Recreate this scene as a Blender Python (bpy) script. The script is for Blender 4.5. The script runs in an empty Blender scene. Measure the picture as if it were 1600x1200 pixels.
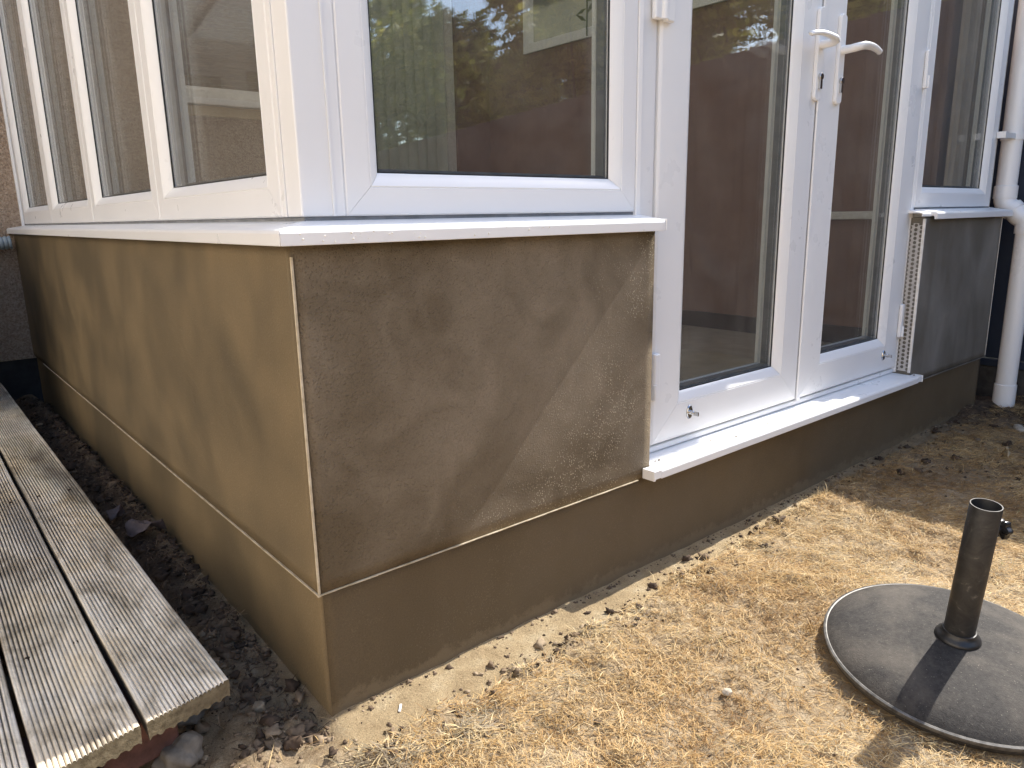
import bpy, bmesh, math, random
import numpy as np
from mathutils import Vector, Matrix
random.seed(7); rng = np.random.default_rng(11)
scn = bpy.context.scene
col = scn.collection

# ------------------------------------------------------------------ camera
F_PX, YAW, PITCH, ROLL = 1144.76, 0.6951, 0.2250, -0.0182
CAM = Vector((-0.4068, -0.9392, 0.74))
fw = Vector((math.sin(YAW)*math.cos(PITCH), math.cos(YAW)*math.cos(PITCH), -math.sin(PITCH)))
r0 = fw.cross(Vector((0, 0, 1))).normalized(); u0 = r0.cross(fw)
cr, sr = math.cos(ROLL), math.sin(ROLL)
rt = r0*cr + u0*sr; up = u0*cr - r0*sr
cam_data = bpy.data.cameras.new("camera")
cam_data.sensor_fit = 'HORIZONTAL'; cam_data.sensor_width = 36.0
cam_data.lens = 36.0*F_PX/1600.0
cam_data.clip_start = 0.02; cam_data.clip_end = 500
cam = bpy.data.objects.new("camera", cam_data); col.objects.link(cam)
M = Matrix((rt, up, -fw)).transposed().to_4x4(); M.translation = CAM
cam.matrix_world = M
scn.camera = cam
cam_data.dof.use_dof = False

# ------------------------------------------------------------------ light
SUN_EL = math.radians(45.5); SUN_EPS = math.radians(1.7)
sdir = Vector((math.cos(SUN_EL)*math.cos(SUN_EPS), -math.cos(SUN_EL)*math.sin(SUN_EPS), math.sin(SUN_EL)))
world = bpy.data.worlds.new("World"); scn.world = world; world.use_nodes = True
nt = world.node_tree
sky = nt.nodes.new('ShaderNodeTexSky'); sky.sky_type = 'NISHITA'; sky.sun_disc = False
sky.sun_elevation = SUN_EL; sky.sun_rotation = math.atan2(sdir.x, sdir.y)
sky.air_density = 1.0; sky.dust_density = 1.5; sky.ozone_density = 1.0
bg = nt.nodes['Background']; bg.inputs['Strength'].default_value = 0.15
nt.links.new(sky.outputs['Color'], bg.inputs['Color'])
sl = bpy.data.lights.new("sun", 'SUN'); sl.energy = 3.4; sl.angle = math.radians(0.55); sl.color = (1.0, 0.95, 0.87)
so = bpy.data.objects.new("sun", sl); col.objects.link(so)
so.rotation_euler = sdir.to_track_quat('Z', 'Y').to_euler()
scn.view_settings.view_transform = 'Standard'; scn.view_settings.look = 'None'
scn.view_settings.gamma = 1.0; scn.view_settings.use_curve_mapping = False
scn.view_settings.exposure = 1.42
scn.render.engine = 'CYCLES'
scn.cycles.max_bounces = 10; scn.cycles.transparent_max_bounces = 40
scn.cycles.diffuse_bounces = 5; scn.cycles.glossy_bounces = 5

# ------------------------------------------------------------------ material helpers
def new_mat(name):
    m = bpy.data.materials.new(name); m.use_nodes = True
    return m, m.node_tree, m.node_tree.nodes['Principled BSDF']
def N(nt, t, **kw):
    n = nt.nodes.new(t)
    for k, v in kw.items():
        if k in n.inputs.keys(): n.inputs[k].default_value = v
        else: setattr(n, k, v)
    return n
def L(nt, a, b): nt.links.new(a, b)
def coords(nt, scale=(1, 1, 1)):
    tc = N(nt, 'ShaderNodeTexCoord'); mp = N(nt, 'ShaderNodeMapping')
    mp.inputs['Scale'].default_value = scale
    L(nt, tc.outputs['Object'], mp.inputs['Vector']); return mp.outputs['Vector']
def noise(nt, vec, scale, detail=4, rough=.55, dist=0.0):
    n = N(nt, 'ShaderNodeTexNoise'); n.inputs['Scale'].default_value = scale
    n.inputs['Detail'].default_value = detail; n.inputs['Roughness'].default_value = rough
    n.inputs['Distortion'].default_value = dist
    L(nt, vec, n.inputs['Vector']); return n.outputs['Fac']
def ramp(nt, fac, stops, interp='LINEAR'):
    r = N(nt, 'ShaderNodeValToRGB'); e = r.color_ramp.elements; r.color_ramp.interpolation = interp
    while len(e) < len(stops): e.new(0.5)
    for i, (p, c) in enumerate(stops):
        e[i].position = p; e[i].color = (*c, 1) if len(c) == 3 else c
    L(nt, fac, r.inputs['Fac']); return r.outputs['Color']
def mixc(nt, fac, a, b, mode='MIX'):
    m = N(nt, 'ShaderNodeMix', data_type='RGBA', blend_type=mode)
    def put(s, v):
        if isinstance(v, (int, float)): s.default_value = v
        elif isinstance(v, tuple): s.default_value = (*v, 1) if len(v) == 3 else v
        else: L(nt, v, s)
    put(m.inputs[0], fac); put(m.inputs[6], a); put(m.inputs[7], b); return m.outputs[2]
def math_(nt, op, a, b=0.0, clamp=False):
    m = N(nt, 'ShaderNodeMath', operation=op, use_clamp=clamp)
    for i, v in enumerate((a, b)):
        if isinstance(v, (int, float)): m.inputs[i].default_value = v
        else: L(nt, v, m.inputs[i])
    return m.outputs[0]
def bump(nt, bsdf, h, strength, dist, prev=None):
    b = N(nt, 'ShaderNodeBump'); b.inputs['Strength'].default_value = strength; b.inputs['Distance'].default_value = dist
    L(nt, h, b.inputs['Height'])
    if prev is not None: L(nt, prev, b.inputs['Normal'])
    L(nt, b.outputs['Normal'], bsdf.inputs['Normal']); return b.outputs['Normal']

def mat_upvc():
    m, nt, b = new_mat('white_upvc')
    v = coords(nt)
    c = ramp(nt, noise(nt, v, 6, 3), [(.3, (.81, .81, .81)), (.7, (.83, .83, .83))])
    L(nt, c, b.inputs['Base Color'])
    r = ramp(nt, noise(nt, v, 14, 4), [(.3, (.27,)*3), (.7, (.31,)*3)])
    L(nt, r, b.inputs['Roughness'])
    bump(nt, b, noise(nt, v, 4.0, 0), .12, .004)
    return m
def mat_render(name, base, dry, speck, grain=1.0, dry_amt=(.45, .7), streak=.45, seed=0.0, lit_zone=None, splash=False, det=5):
    m, nt, b = new_mat(name)
    v = coords(nt); vs = coords(nt, (1, 1, streak))
    for nn_ in nt.nodes:
        if nn_.type == 'MAPPING': nn_.inputs['Location'].default_value = (seed, seed*.7, seed*.3)
    n1 = noise(nt, v, 3.0, det, .5, .5); n2 = noise(nt, vs, 7.5 if det > 2 else 5.0, det-1, .5, 1.2 if det > 2 else .5)
    mixn = math_(nt, 'ADD', math_(nt, 'MULTIPLY', n1, .6), math_(nt, 'MULTIPLY', n2, .4))
    c = ramp(nt, mixn, [(dry_amt[0], base), (dry_amt[1], dry)])
    # fine sand grain
    g = ramp(nt, noise(nt, v, 420, 3, .7), [(.35, (.80,)*3), (.6, (1.08,)*3)])
    c = mixc(nt, .75, c, g, 'MULTIPLY')
    # pale grain specks in patches; the zone paints sun-caught glints on the lit side
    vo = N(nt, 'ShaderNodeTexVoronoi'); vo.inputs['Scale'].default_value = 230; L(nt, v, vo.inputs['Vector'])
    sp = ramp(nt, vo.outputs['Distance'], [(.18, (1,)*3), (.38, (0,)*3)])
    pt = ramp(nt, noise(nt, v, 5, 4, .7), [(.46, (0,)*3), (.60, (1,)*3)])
    if lit_zone is not None:
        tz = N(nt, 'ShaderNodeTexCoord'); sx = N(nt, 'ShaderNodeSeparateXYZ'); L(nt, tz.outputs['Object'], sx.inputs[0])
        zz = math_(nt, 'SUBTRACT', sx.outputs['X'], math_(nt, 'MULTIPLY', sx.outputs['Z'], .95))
        zr = N(nt, 'ShaderNodeMapRange'); zr.inputs['From Min'].default_value = lit_zone[0]; zr.inputs['From Max'].default_value = lit_zone[1]; L(nt, zz, zr.inputs['Value'])
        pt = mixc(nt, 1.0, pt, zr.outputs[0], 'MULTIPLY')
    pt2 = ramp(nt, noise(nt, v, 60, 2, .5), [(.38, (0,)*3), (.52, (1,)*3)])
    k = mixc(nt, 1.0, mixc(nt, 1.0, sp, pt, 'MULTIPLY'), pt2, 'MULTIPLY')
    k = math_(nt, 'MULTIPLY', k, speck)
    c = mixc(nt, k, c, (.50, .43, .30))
    if splash:
        tz = N(nt, 'ShaderNodeTexCoord'); sx = N(nt, 'ShaderNodeSeparateXYZ'); L(nt, tz.outputs['Object'], sx.inputs[0])
        hgt = math_(nt, 'SUBTRACT', math_(nt, 'ADD', math_(nt, 'MULTIPLY', noise(nt, v, 40, 5, .75), .09), -.028), sx.outputs['Z'])
        sr = N(nt, 'ShaderNodeMapRange'); sr.inputs['From Min'].default_value = 0; sr.inputs['From Max'].default_value = .012; L(nt, hgt, sr.inputs['Value'])
        c = mixc(nt, math_(nt, 'MULTIPLY', sr.outputs[0], .38), c, (.26, .20, .125))
        c = mixc(nt, math_(nt, 'MULTIPLY', ramp(nt, noise(nt, v, 1.9, 4, .6), [(.45, (0,)*3), (.65, (1,)*3)]), .5), c, (.15, .115, .075))
    L(nt, c, b.inputs['Base Color']); b.inputs['Roughness'].default_value = .62
    b.inputs['Specular IOR Level'].default_value = .35
    n = bump(nt, b, noise(nt, v, 260, 5, .75), .45*grain, .0026)
    n = bump(nt, b, mixc(nt, 1.0, sp, pt2, 'MULTIPLY'), .5*grain, .0022, n)
    n = bump(nt, b, noise(nt, v, 3.2, 4, .5, .4), .35, .012, n)
    n = bump(nt, b, noise(nt, coords(nt, (1, 1, streak)), 11, 2, .5, .8), .10, .006, n)
    return m
def mat_simple(name, c1, c2, scale=10, rough=.5, bmp=0, bscale=200, metallic=0, detail=4, spec=.5, bd=.002):
    m, nt, b = new_mat(name); v = coords(nt)
    L(nt, ramp(nt, noise(nt, v, scale, detail, .6), [(.35, c1), (.65, c2)]), b.inputs['Base Color'])
    b.inputs['Roughness'].default_value = rough; b.inputs['Metallic'].default_value = metallic
    b.inputs['Specular IOR Level'].default_value = spec
    if bmp: bump(nt, b, noise(nt, v, bscale, 4, .65), bmp, bd)
    return m
def mat_glass(name='clear_glass', tint=(.96, .97, .965), k=2.15, dust=.02):
    m = bpy.data.materials.new(name); m.use_nodes = True; nt = m.node_tree; nt.nodes.clear()
    out = N(nt, 'ShaderNodeOutputMaterial'); tr = N(nt, 'ShaderNodeBsdfTransparent'); gl = N(nt, 'ShaderNodeBsdfGlossy')
    tr.inputs['Color'].default_value = (*tint, 1); gl.inputs['Roughness'].default_value = 0.0
    gl.inputs['Color'].default_value = (1, 1, 1, 1)
    ge = N(nt, 'ShaderNodeNewGeometry')
    dp = N(nt, 'ShaderNodeVectorMath', operation='DOT_PRODUCT')
    L(nt, ge.outputs['Normal'], dp.inputs[0]); L(nt, ge.outputs['Incoming'], dp.inputs[1])
    c = math_(nt, 'ABSOLUTE', dp.outputs['Value'])
    f = math_(nt, 'POWER', math_(nt, 'SUBTRACT', 1.0, c), 5.0)
    f = math_(nt, 'ADD', math_(nt, 'MULTIPLY', f, .50), .042*k, True)
    mx = N(nt, 'ShaderNodeMixShader'); L(nt, f, mx.inputs[0]); L(nt, tr.outputs[0], mx.inputs[1]); L(nt, gl.outputs[0], mx.inputs[2])
    df = N(nt, 'ShaderNodeBsdfDiffuse'); df.inputs['Color'].default_value = (.6, .58, .54, 1)
    v = coords(nt)
    d = ramp(nt, noise(nt, v, 220, 2, .6), [(.70, (dust*.35,)*3), (.76, (min(1, dust*9),)*3)])
    sm = ramp(nt, noise(nt, v, 5, 5, .6, 1.5), [(.4, (0,)*3), (.75, (dust*1.5,)*3)])
    fac = math_(nt, 'ADD', d, sm, True)
    m2 = N(nt, 'ShaderNodeMixShader'); L(nt, fac, m2.inputs[0]); L(nt, mx.outputs[0], m2.inputs[1]); L(nt, df.outputs[0], m2.inputs[2])
    L(nt, m2.outputs[0], out.inputs['Surface'])
    return m
def mat_pebbledash():
    m, nt, b = new_mat('pebbledash'); v = coords(nt)
    n = noise(nt, v, 150, 3, .7)
    vo = N(nt, 'ShaderNodeTexVoronoi'); vo.inputs['Scale'].default_value = 130; L(nt, v, vo.inputs['Vector'])
    c = ramp(nt, n, [(.3, (.22, .155, .105)), (.5, (.40, .30, .22)), (.72, (.55, .45, .35))])
    c2 = ramp(nt, noise(nt, v, 3, 4), [(.3, (.86,)*3), (.7, (1.05,)*3)])
    L(nt, mixc(nt, 1.0, c, c2, 'MULTIPLY'), b.inputs['Base Color']); b.inputs['Roughness'].default_value = .9
    nn = bump(nt, b, vo.outputs['Distance'], .9, .006); bump(nt, b, n, .8, .006, nn)
    return m
def mat_wood_deck(seed):
    m, nt, b = new_mat('weathered_decking'); tc = N(nt, 'ShaderNodeTexCoord'); mp = N(nt, 'ShaderNodeMapping')
    mp.inputs['Scale'].default_value = (1, .16, 1); mp.inputs['Location'].default_value = (seed*3.1, seed*1.7, 0)
    L(nt, tc.outputs['Object'], mp.inputs['Vector']); v = mp.outputs['Vector']
    mp2 = N(nt, 'ShaderNodeMapping'); mp2.inputs['Location'].default_value = (seed*5.3, seed*2.1, 0); mp2.inputs['Scale'].default_value = (1, .5, 1)
    L(nt, tc.outputs['Object'], mp2.inputs['Vector']); v2 = mp2.outputs['Vector']
    g = noise(nt, v, 130, 4, .7, .8)
    base = ramp(nt, g, [(.25, (.50, .45, .36)), (.5, (.76, .70, .59)), (.75, (.90, .85, .74))])
    st = ramp(nt, noise(nt, v2, 9, 6, .68, .8), [(.36, (.30, .26, .20)), (.46, (.72, .69, .63)), (.57, (1.0, .99, .97))])
    warm = ramp(nt, noise(nt, v2, 4.5, 4, .6), [(.45, (1.0, 1.0, 1.03)), (.62, (1.10, 1.0, .84)), (.78, (1.15, .95, .72))])
    c = mixc(nt, .8, base, st, 'MULTIPLY'); c = mixc(nt, .8, c, warm, 'MULTIPLY')
    # dirt lies in the grooves
    ge = N(nt, 'ShaderNodeNewGeometry')
    sp = N(nt, 'ShaderNodeSeparateXYZ'); L(nt, tc.outputs['Object'], sp.inputs[0])
    dirt = ramp(nt, math_(nt, 'ADD', math_(nt, 'MULTIPLY', sp.outputs['Z'], -300.0), 0.0), [(.25, (0,)*3), (.85, (1,)*3)])
    c = mixc(nt, dirt, c, mixc(nt, .82, c, (.055, .045, .035)))
    L(nt, c, b.inputs['Base Color']); b.inputs['Roughness'].default_value = .75
    b.inputs['Specular IOR Level'].default_value = .3
    bump(nt, b, g, .5, .0012)
    return m
def mat_attr(name, stops, rough=.8, attr='tint', noise_mul=None, translucent=0):
    m, nt, b = new_mat(name); a = N(nt, 'ShaderNodeAttribute'); a.attribute_name = attr
    c = ramp(nt, a.outputs['Fac'], stops)
    if noise_mul:
        c = mixc(nt, .8, c, ramp(nt, noise(nt, coords(nt), noise_mul, 4), [(.3, (.65,)*3), (.7, (1.2,)*3)]), 'MULTIPLY')
    L(nt, c, b.inputs['Base Color']); b.inputs['Roughness'].default_value = rough
    b.inputs['Specular IOR Level'].default_value = .25
    if translucent:
        tl = N(nt, 'ShaderNodeBsdfTranslucent'); L(nt, c, tl.inputs['Color'])
        mx = N(nt, 'ShaderNodeMixShader'); mx.inputs[0].default_value = translucent
        out = nt.nodes['Material Output']; L(nt, b.outputs[0], mx.inputs[1]); L(nt, tl.outputs[0], mx.inputs[2]); L(nt, mx.outputs[0], out.inputs['Surface'])
    return m

UPVC = mat_upvc()
REN_F = mat_render('damp_grey_brown_render', (.122, .091, .054), (.235, .188, .130), .85, 1.3, (.40, .64), 1.0, 1.3, lit_zone=(-.12, .12))
REN_L = mat_render('ochre_brown_render', (.114, .088, .052), (.205, .152, .084), .08, .5, (.40, .62), .9, 2.1, det=2)
REN_P = mat_render('plinth_render', (.105, .077, .044), (.140, .103, .060), .10, .6, (.35, .7), splash=True)
REN_R = mat_render('grey_render', (.135, .122, .100), (.25, .235, .210), .05, .7, (.40, .68))
BEAD = mat_simple('cream_bead', (.42, .34, .22), (.66, .58, .44), 35, .5)
BEADW = mat_simple('white_bead', (.66, .63, .58), (.78, .76, .72), 60, .4)
GLASS = mat_glass()
GASK = mat_simple('black_gasket', (.012, .013, .014), (.025, .026, .028), 30, .45)
SPACER = mat_simple('grey_spacer', (.09, .10, .11), (.14, .15, .16), 30, .35)
CHROME = mat_simple('chrome', (.45, .45, .45), (.6, .6, .6), 40, .18, metallic=1)
PEB = mat_pebbledash()
DPC = mat_simple('black_bitumen', (.012, .012, .014), (.03, .03, .032), 20, .7, .5, 60)

# ------------------------------------------------------------------ mesh helpers
class MB:
    def __init__(s): s.v = []; s.f = []
    def add(s, vs, fs):
        o = len(s.v); s.v += [tuple(p) for p in vs]; s.f += [tuple(i+o for i in f) for f in fs]; return s
    def box(s, a, b):
        x0, y0, z0 = a; x1, y1, z1 = b
        return s.add([(x0,y0,z0),(x1,y0,z0),(x1,y1,z0),(x0,y1,z0),(x0,y0,z1),(x1,y0,z1),(x1,y1,z1),(x0,y1,z1)],
                     [(0,3,2,1),(4,5,6,7),(0,1,5,4),(1,2,6,5),(2,3,7,6),(3,0,4,7)])
    def prism(s, prof, mapf, t0, t1, seg=1):
        """closed 2-D profile swept along a straight line; mapf(a,b,t)->xyz"""
        n = len(prof); vs = []; fs = []
        for k in range(seg+1):
            t = t0+(t1-t0)*k/seg
            vs += [mapf(a, b, t) for a, b in prof]
        for k in range(seg):
            for i in range(n):
                j = (i+1) % n; fs.append((k*n+i, k*n+j, (k+1)*n+j, (k+1)*n+i))
        fs.append(tuple(range(n))[::-1]); fs.append(tuple(seg*n+i for i in range(n)))
        return s.add(vs, fs)
    def loop(s, u0, u1, v0, v1, prof, mapf, g=.00035):
        """mitred frame: prof = [(t inward, d outward)]"""
        cs = [(u0,v0,1,1),(u1,v0,-1,1),(u1,v1,-1,-1),(u0,v1,1,-1)]
        n = len(prof)
        for i in range(4):
            a = cs[i]; b = cs[(i+1) % 4]
            dx = (b[0]-a[0]); dy = (b[1]-a[1]); l = math.hypot(dx, dy); dx /= l; dy /= l
            vs = [mapf(a[0]+a[2]*t+dx*g, a[1]+a[3]*t+dy*g, d) for t, d in prof] + [mapf(b[0]+b[2]*t-dx*g, b[1]+b[3]*t-dy*g, d) for t, d in prof]
            fs = [(k, (k+1) % n, n+(k+1) % n, n+k) for k in range(n)] + [tuple(range(n))[::-1], tuple(range(n, 2*n))]
            s.add(vs, fs)
        return s
    def lathe(s, prof, n=48, mat=Matrix()):
        vs = []; fs = []; m = len(prof)
        for k in range(n):
            a = 2*math.pi*k/n
            for r, z in prof: vs.append(mat @ Vector((r*math.cos(a), r*math.sin(a), z)))
        for k in range(n):
            for i in range(m-1):
                fs.append((k*m+i, ((k+1) % n)*m+i, ((k+1) % n)*m+i+1, k*m+i+1))
        return s.add(vs, fs)
    def tube(s, pts, rad, n=16, caps=True):
        pts = [Vector(p) for p in pts]; rads = rad if isinstance(rad, (list, tuple)) else [rad]*len(pts)
        vs = []; fs = []; ref = None
        for i, p in enumerate(pts):
            d = (pts[min(i+1, len(pts)-1)]-pts[max(i-1, 0)]).normalized()
            if ref is None: ref = d.orthogonal().normalized()
            ref = (ref - d*ref.dot(d)).normalized(); b = d.cross(ref)
            rr = rads[i]; ra, rb = rr if isinstance(rr, tuple) else (rr, rr)
            for k in range(n):
                a = 2*math.pi*k/n; vs.append(p+ref*(ra*math.cos(a))+b*(rb*math.sin(a)))
        for i in range(len(pts)-1):
            for k in range(n):
                fs.append((i*n+k, i*n+(k+1) % n, (i+1)*n+(k+1) % n, (i+1)*n+k))
        if caps: fs.append(tuple(range(n))[::-1]); fs.append(tuple((len(pts)-1)*n+k for k in range(n)))
        return s.add(vs, fs)
    def build(s, name, mat, parent=None, bevel=0, smooth=False, seg=2, org=None):
        me = bpy.data.meshes.new(name)
        o = Vector((0, 0, 0)) if org is None else Vector(org)
        me.from_pydata([tuple(Vector(p)-o) for p in s.v], [], s.f)
        bm = bmesh.new(); bm.from_mesh(me); bmesh.ops.recalc_face_normals(bm, faces=bm.faces); bm.to_mesh(me); bm.free()
        me.materials.append(mat)
        ob = bpy.data.objects.new(name, me); col.objects.link(ob)
        if parent is not None:
            ob.parent = parent; ob.location = o - world_loc(parent)
        else: ob.location = o
        if bevel:
            bv = ob.modifiers.new('bevel', 'BEVEL'); bv.width = bevel; bv.segments = seg; bv.limit_method = 'ANGLE'; bv.angle_limit = math.radians(40)
            bv.harden_normals = False
        if smooth or bevel:
            for p in me.polygons: p.use_smooth = True
            me.set_sharp_from_angle(angle=math.radians(38)) if not bevel else None
            if bevel:
                for p in me.polygons: p.use_smooth = False
        return ob
def world_loc(o):
    l = Vector(o.location)
    while o.parent is not None: o = o.parent; l = l + Vector(o.location)
    return l
def thing(name, label, cat, loc=(0, 0, 0), group=None):
    o = bpy.data.objects.new(name, None); col.objects.link(o); o.location = loc; o.empty_display_size = .1
    o['label'] = label; o['category'] = cat
    if group: o['group'] = group
    return o
def tag(o, label=None, cat=None, group=None, kind=None):
    if label: o['label'] = label
    if cat: o['category'] = cat
    if group: o['group'] = group
    if kind: o['kind'] = kind
    return o

# value noise for geometry
_P = rng.random((64, 64))
def vnoise(x, y):
    x = np.asarray(x, float); y = np.asarray(y, float)
    xi = np.floor(x).astype(int); yi = np.floor(y).astype(int); fx = x-xi; fy = y-yi
    fx = fx*fx*(3-2*fx); fy = fy*fy*(3-2*fy)
    g = lambda a, b: _P[a % 64, b % 64]
    return (g(xi, yi)*(1-fx)+g(xi+1, yi)*fx)*(1-fy)+(g(xi, yi+1)*(1-fx)+g(xi+1, yi+1)*fx)*fy
def fbm(x, y, o=4):
    s = 0; a = .5
    for k in range(o): s = s+a*vnoise(x*2**k+k*17.3, y*2**k+k*9.1); a *= .5
    return s
def sstep(a, b, x):
    t = np.clip((x-a)/(b-a), 0, 1); return t*t*(3-2*t)

# ------------------------------------------------------------------ ground
def soil_shade_mask(x, y):      # 1 = dark disturbed soil, part raised where fence shade is painted in, 0 = sandy lawn
    left = sstep(.03, -.06, x+.05*(fbm(x*14, y*14)-.5)+.9*np.clip(-y-.03, 0, 1))*(.25+.75*sstep(.10, .60, y-.25*x+.25*(fbm(x*12+2, y*12)-.5)))
    right = np.maximum(.45*sstep(1.35, 1.9, x+.3*(fbm(x*7, y*7)-.5)), sstep(2.05, 2.5, x-.5*np.clip(-y, 0, 2)+.3*(fbm(x*5, y*5)-.5)))  # first term paints the fence's shade, second is damp earth by the downpipe
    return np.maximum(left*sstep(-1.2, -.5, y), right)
def strip_mask(x, y):     # 1 = bare sandy strip along the plinth
    w = .115-.045*np.clip(x, 0, 1.6)+.07*(fbm(x*9+3, y*9)-.5)
    return sstep(-w-.02, -w+.012, y)*sstep(-.03, .02, x)
def height(x, y):
    h = .010*(fbm(x*2.3, y*2.3)-.5)
    sm = soil_shade_mask(x, y); st = strip_mask(x, y)
    h = h+.027*(fbm(x*22, y*22, 5)-.47)*(.35+.65*(1-st))
    lawn = (1-sm)*(1-st); h = h+.008*lawn
    h = h-.010*st*(1-sm)
    inl = sstep(.02, -.03, x)
    wall_d = np.clip(-x, 0, 1)
    h = h+inl*(-.020*sstep(.9, 0, y)+.034*sstep(.1, 1.3, y)*np.exp(-(wall_d/.10)**2)-.03*sstep(.06, .14, wall_d)*sstep(0, .3, y))
    h = h+(inl*sstep(-.25, 0, y)+sm*(x > 1))*(.050*(fbm(x*14+5, y*14, 5)-.5)+.030*np.abs(fbm(x*40, y*40, 4)-.45))
    w = sstep(.36, .20, np.hypot(x-.820, y+.579)); h = h*(1-w)+w*(.010+.85*(.066*(x-.820)+.082*(y+.579)))
    return h
def axis(lo, hi, step, far):
    a = list(np.arange(lo, hi+1e-6, step)); s = step
    left = []; p = lo
    while p > -far: s *= 1.35; p -= s; left.append(p)
    s = step; right = []; p = hi
    while p < far: s *= 1.35; p += s; right.append(p)
    return np.array(left[::-1]+a+right)
ax = axis(-.75, 3.1, .0085, 60); ay = axis(-1.15, .10, .0085, 60)
mid = np.arange(.11, 2.9, .014); ay = np.concatenate([ay[ay <= .101], mid, ay[ay > .101][ay[ay > .101] > 2.95]])
X, Y = np.meshgrid(ax, ay); Z = height(X, Y)
far = np.maximum(np.maximum(-X-1.2, X-3.6), np.maximum(-Y-1.6, Y-3.2)); Z = Z*(1-sstep(0, .6, far))
nx, ny = len(ax), len(ay)
idx = np.arange(nx*ny).reshape(ny, nx)
q = np.stack([idx[:-1, :-1], idx[:-1, 1:], idx[1:, 1:], idx[1:, :-1]], -1).reshape(-1, 4)
def np_mesh(name, verts, loops, starts, totals, mat, attrs=None, smooth=False):
    me = bpy.data.meshes.new(name)
    me.vertices.add(len(verts)); me.vertices.foreach_set('co', np.asarray(verts, np.float32).ravel())
    me.loops.add(len(loops)); me.loops.foreach_set('vertex_index', np.asarray(loops, np.int32))
    me.polygons.add(len(starts)); me.polygons.foreach_set('loop_start', np.asarray(starts, np.int32))
    me.polygons.foreach_set('loop_total', np.asarray(totals, np.int32))
    if smooth: me.polygons.foreach_set('use_smooth', np.ones(len(starts), bool))
    me.update(calc_edges=True); me.validate()
    if attrs:
        for k, vv in attrs.items():
            a = me.attributes.new(k, 'FLOAT', 'POINT'); a.data.foreach_set('value', np.asarray(vv, np.float32))
    me.materials.append(mat)
    o = bpy.data.objects.new(name, me); col.objects.link(o); return o
def mat_ground():
    m, nt, b = new_mat('dry_sandy_soil'); v = coords(nt)
    a = N(nt, 'ShaderNodeAttribute'); a.attribute_name = 'soil'  # soil cover together with the painted fence shade
    a2 = N(nt, 'ShaderNodeAttribute'); a2.attribute_name = 'strip'
    sand = ramp(nt, noise(nt, v, 38, 5, .7), [(.3, (.25, .175, .100)), (.5, (.40, .30, .185)), (.72, (.54, .43, .29))])
    strip = ramp(nt, noise(nt, v, 16, 5, .6), [(.3, (.30, .22, .125)), (.55, (.42, .32, .19)), (.75, (.50, .41, .27))])
    soil = ramp(nt, noise(nt, v, 24, 6, .7), [(.3, (.050, .034, .023)), (.55, (.105, .074, .050)), (.78, (.21, .16, .115))])
    c = mixc(nt, a2.outputs['Fac'], sand, strip); c = mixc(nt, a.outputs['Fac'], c, soil)
    g = ramp(nt, noise(nt, v, 500, 2, .6), [(.35, (.75,)*3), (.65, (1.2,)*3)])
    L(nt, mixc(nt, .8, c, g, 'MULTIPLY'), b.inputs['Base Color']); b.inputs['Roughness'].default_value = .95
    b.inputs['Specular IOR Level'].default_value = .15
    n = bump(nt, b, noise(nt, v, 230, 6, .8), 1.0, .006); bump(nt, b, noise(nt, v, 45, 4, .6), .5, .012, n)
    return m
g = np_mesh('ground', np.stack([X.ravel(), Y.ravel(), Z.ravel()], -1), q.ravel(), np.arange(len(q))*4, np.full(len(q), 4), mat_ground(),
            {'soil': soil_shade_mask(X, Y).ravel(), 'strip': strip_mask(X, Y).ravel()}, True)
tag(g, 'dry sandy garden ground with dark disturbed soil beside the deck', kind='structure')

# ------------------------------------------------------------------ conservatory
YF = .038; XF = .038
fm = lambda u, v, d: (u, YF-d, v)          # front wall mapping
lm = lambda u, v, d: (XF-d, u, v)          # left wall mapping
CX1, CY1 = 2.70, 2.71                      # right end, house wall
cons = thing('conservatory', 'white framed glass conservatory with closed double doors on low brown rendered walls', 'conservatory', (0, 0, 0))
ZP, ZS = .203, .7105

# rendered dwarf walls (subdivided, faintly uneven faces)
def slab(u0, u1, v0, v1, mapf, d0, d1, mat, name, parent, amp=.0012, step=.02, mit=0):
    us = np.linspace(u0, u1, max(2, int((u1-u0)/step))); vs_ = np.linspace(v0, v1, max(2, int((v1-v0)/step)))
    U, V = np.meshgrid(us, vs_); n, m_ = len(us), len(vs_)
    edge = np.minimum(np.minimum(U-u0, u1-U), np.minimum(V-v0, v1-V)); w = sstep(0, .05, edge)
    D = d0+amp*w*(fbm(U*5+3, V*5+1, 3)-.5)*2
    mb = MB(); pts = [mapf(U[j, i], V[j, i], D[j, i]) for j in range(m_) for i in range(n)]
    fs = [(j*n+i, j*n+i+1, (j+1)*n+i+1, (j+1)*n+i) for j in range(m_-1) for i in range(n-1)]
    rim = [(0, i) for i in range(n)]+[(j, n-1) for j in range(1, m_)]+[(m_-1, i) for i in range(n-2, -1, -1)]+[(j, 0) for j in range(m_-2, 0, -1)]
    k = len(pts); pts += [mapf(max(U[j, i], u0+mit), V[j, i], d1) for j, i in rim]
    for a in range(len(rim)):
        b_ = (a+1) % len(rim); fs.append((rim[a][0]*n+rim[a][1], rim[b_][0]*n+rim[b_][1], k+b_, k+a))
    fs.append(tuple(k+a for a in range(len(rim)))[::-1])
    mb.add(pts, fs); o = mb.build(name, mat, parent)
    for p in o.data.polygons[:(n-1)*(m_-1)]: p.use_smooth = True
    return o
ff = lambda u, v, d: (u, -d, v); ll = lambda u, v, d: (-d, u, v)
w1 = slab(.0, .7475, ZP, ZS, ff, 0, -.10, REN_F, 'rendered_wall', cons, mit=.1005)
tag(w1, 'patchy grey-brown front render panel drying unevenly')
w2 = slab(.0, CY1, ZP, ZS, ll, 0, -.10, REN_L, 'rendered_wall', cons, mit=.1005)
tag(w2, 'warm ochre-brown side render panel')
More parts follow.
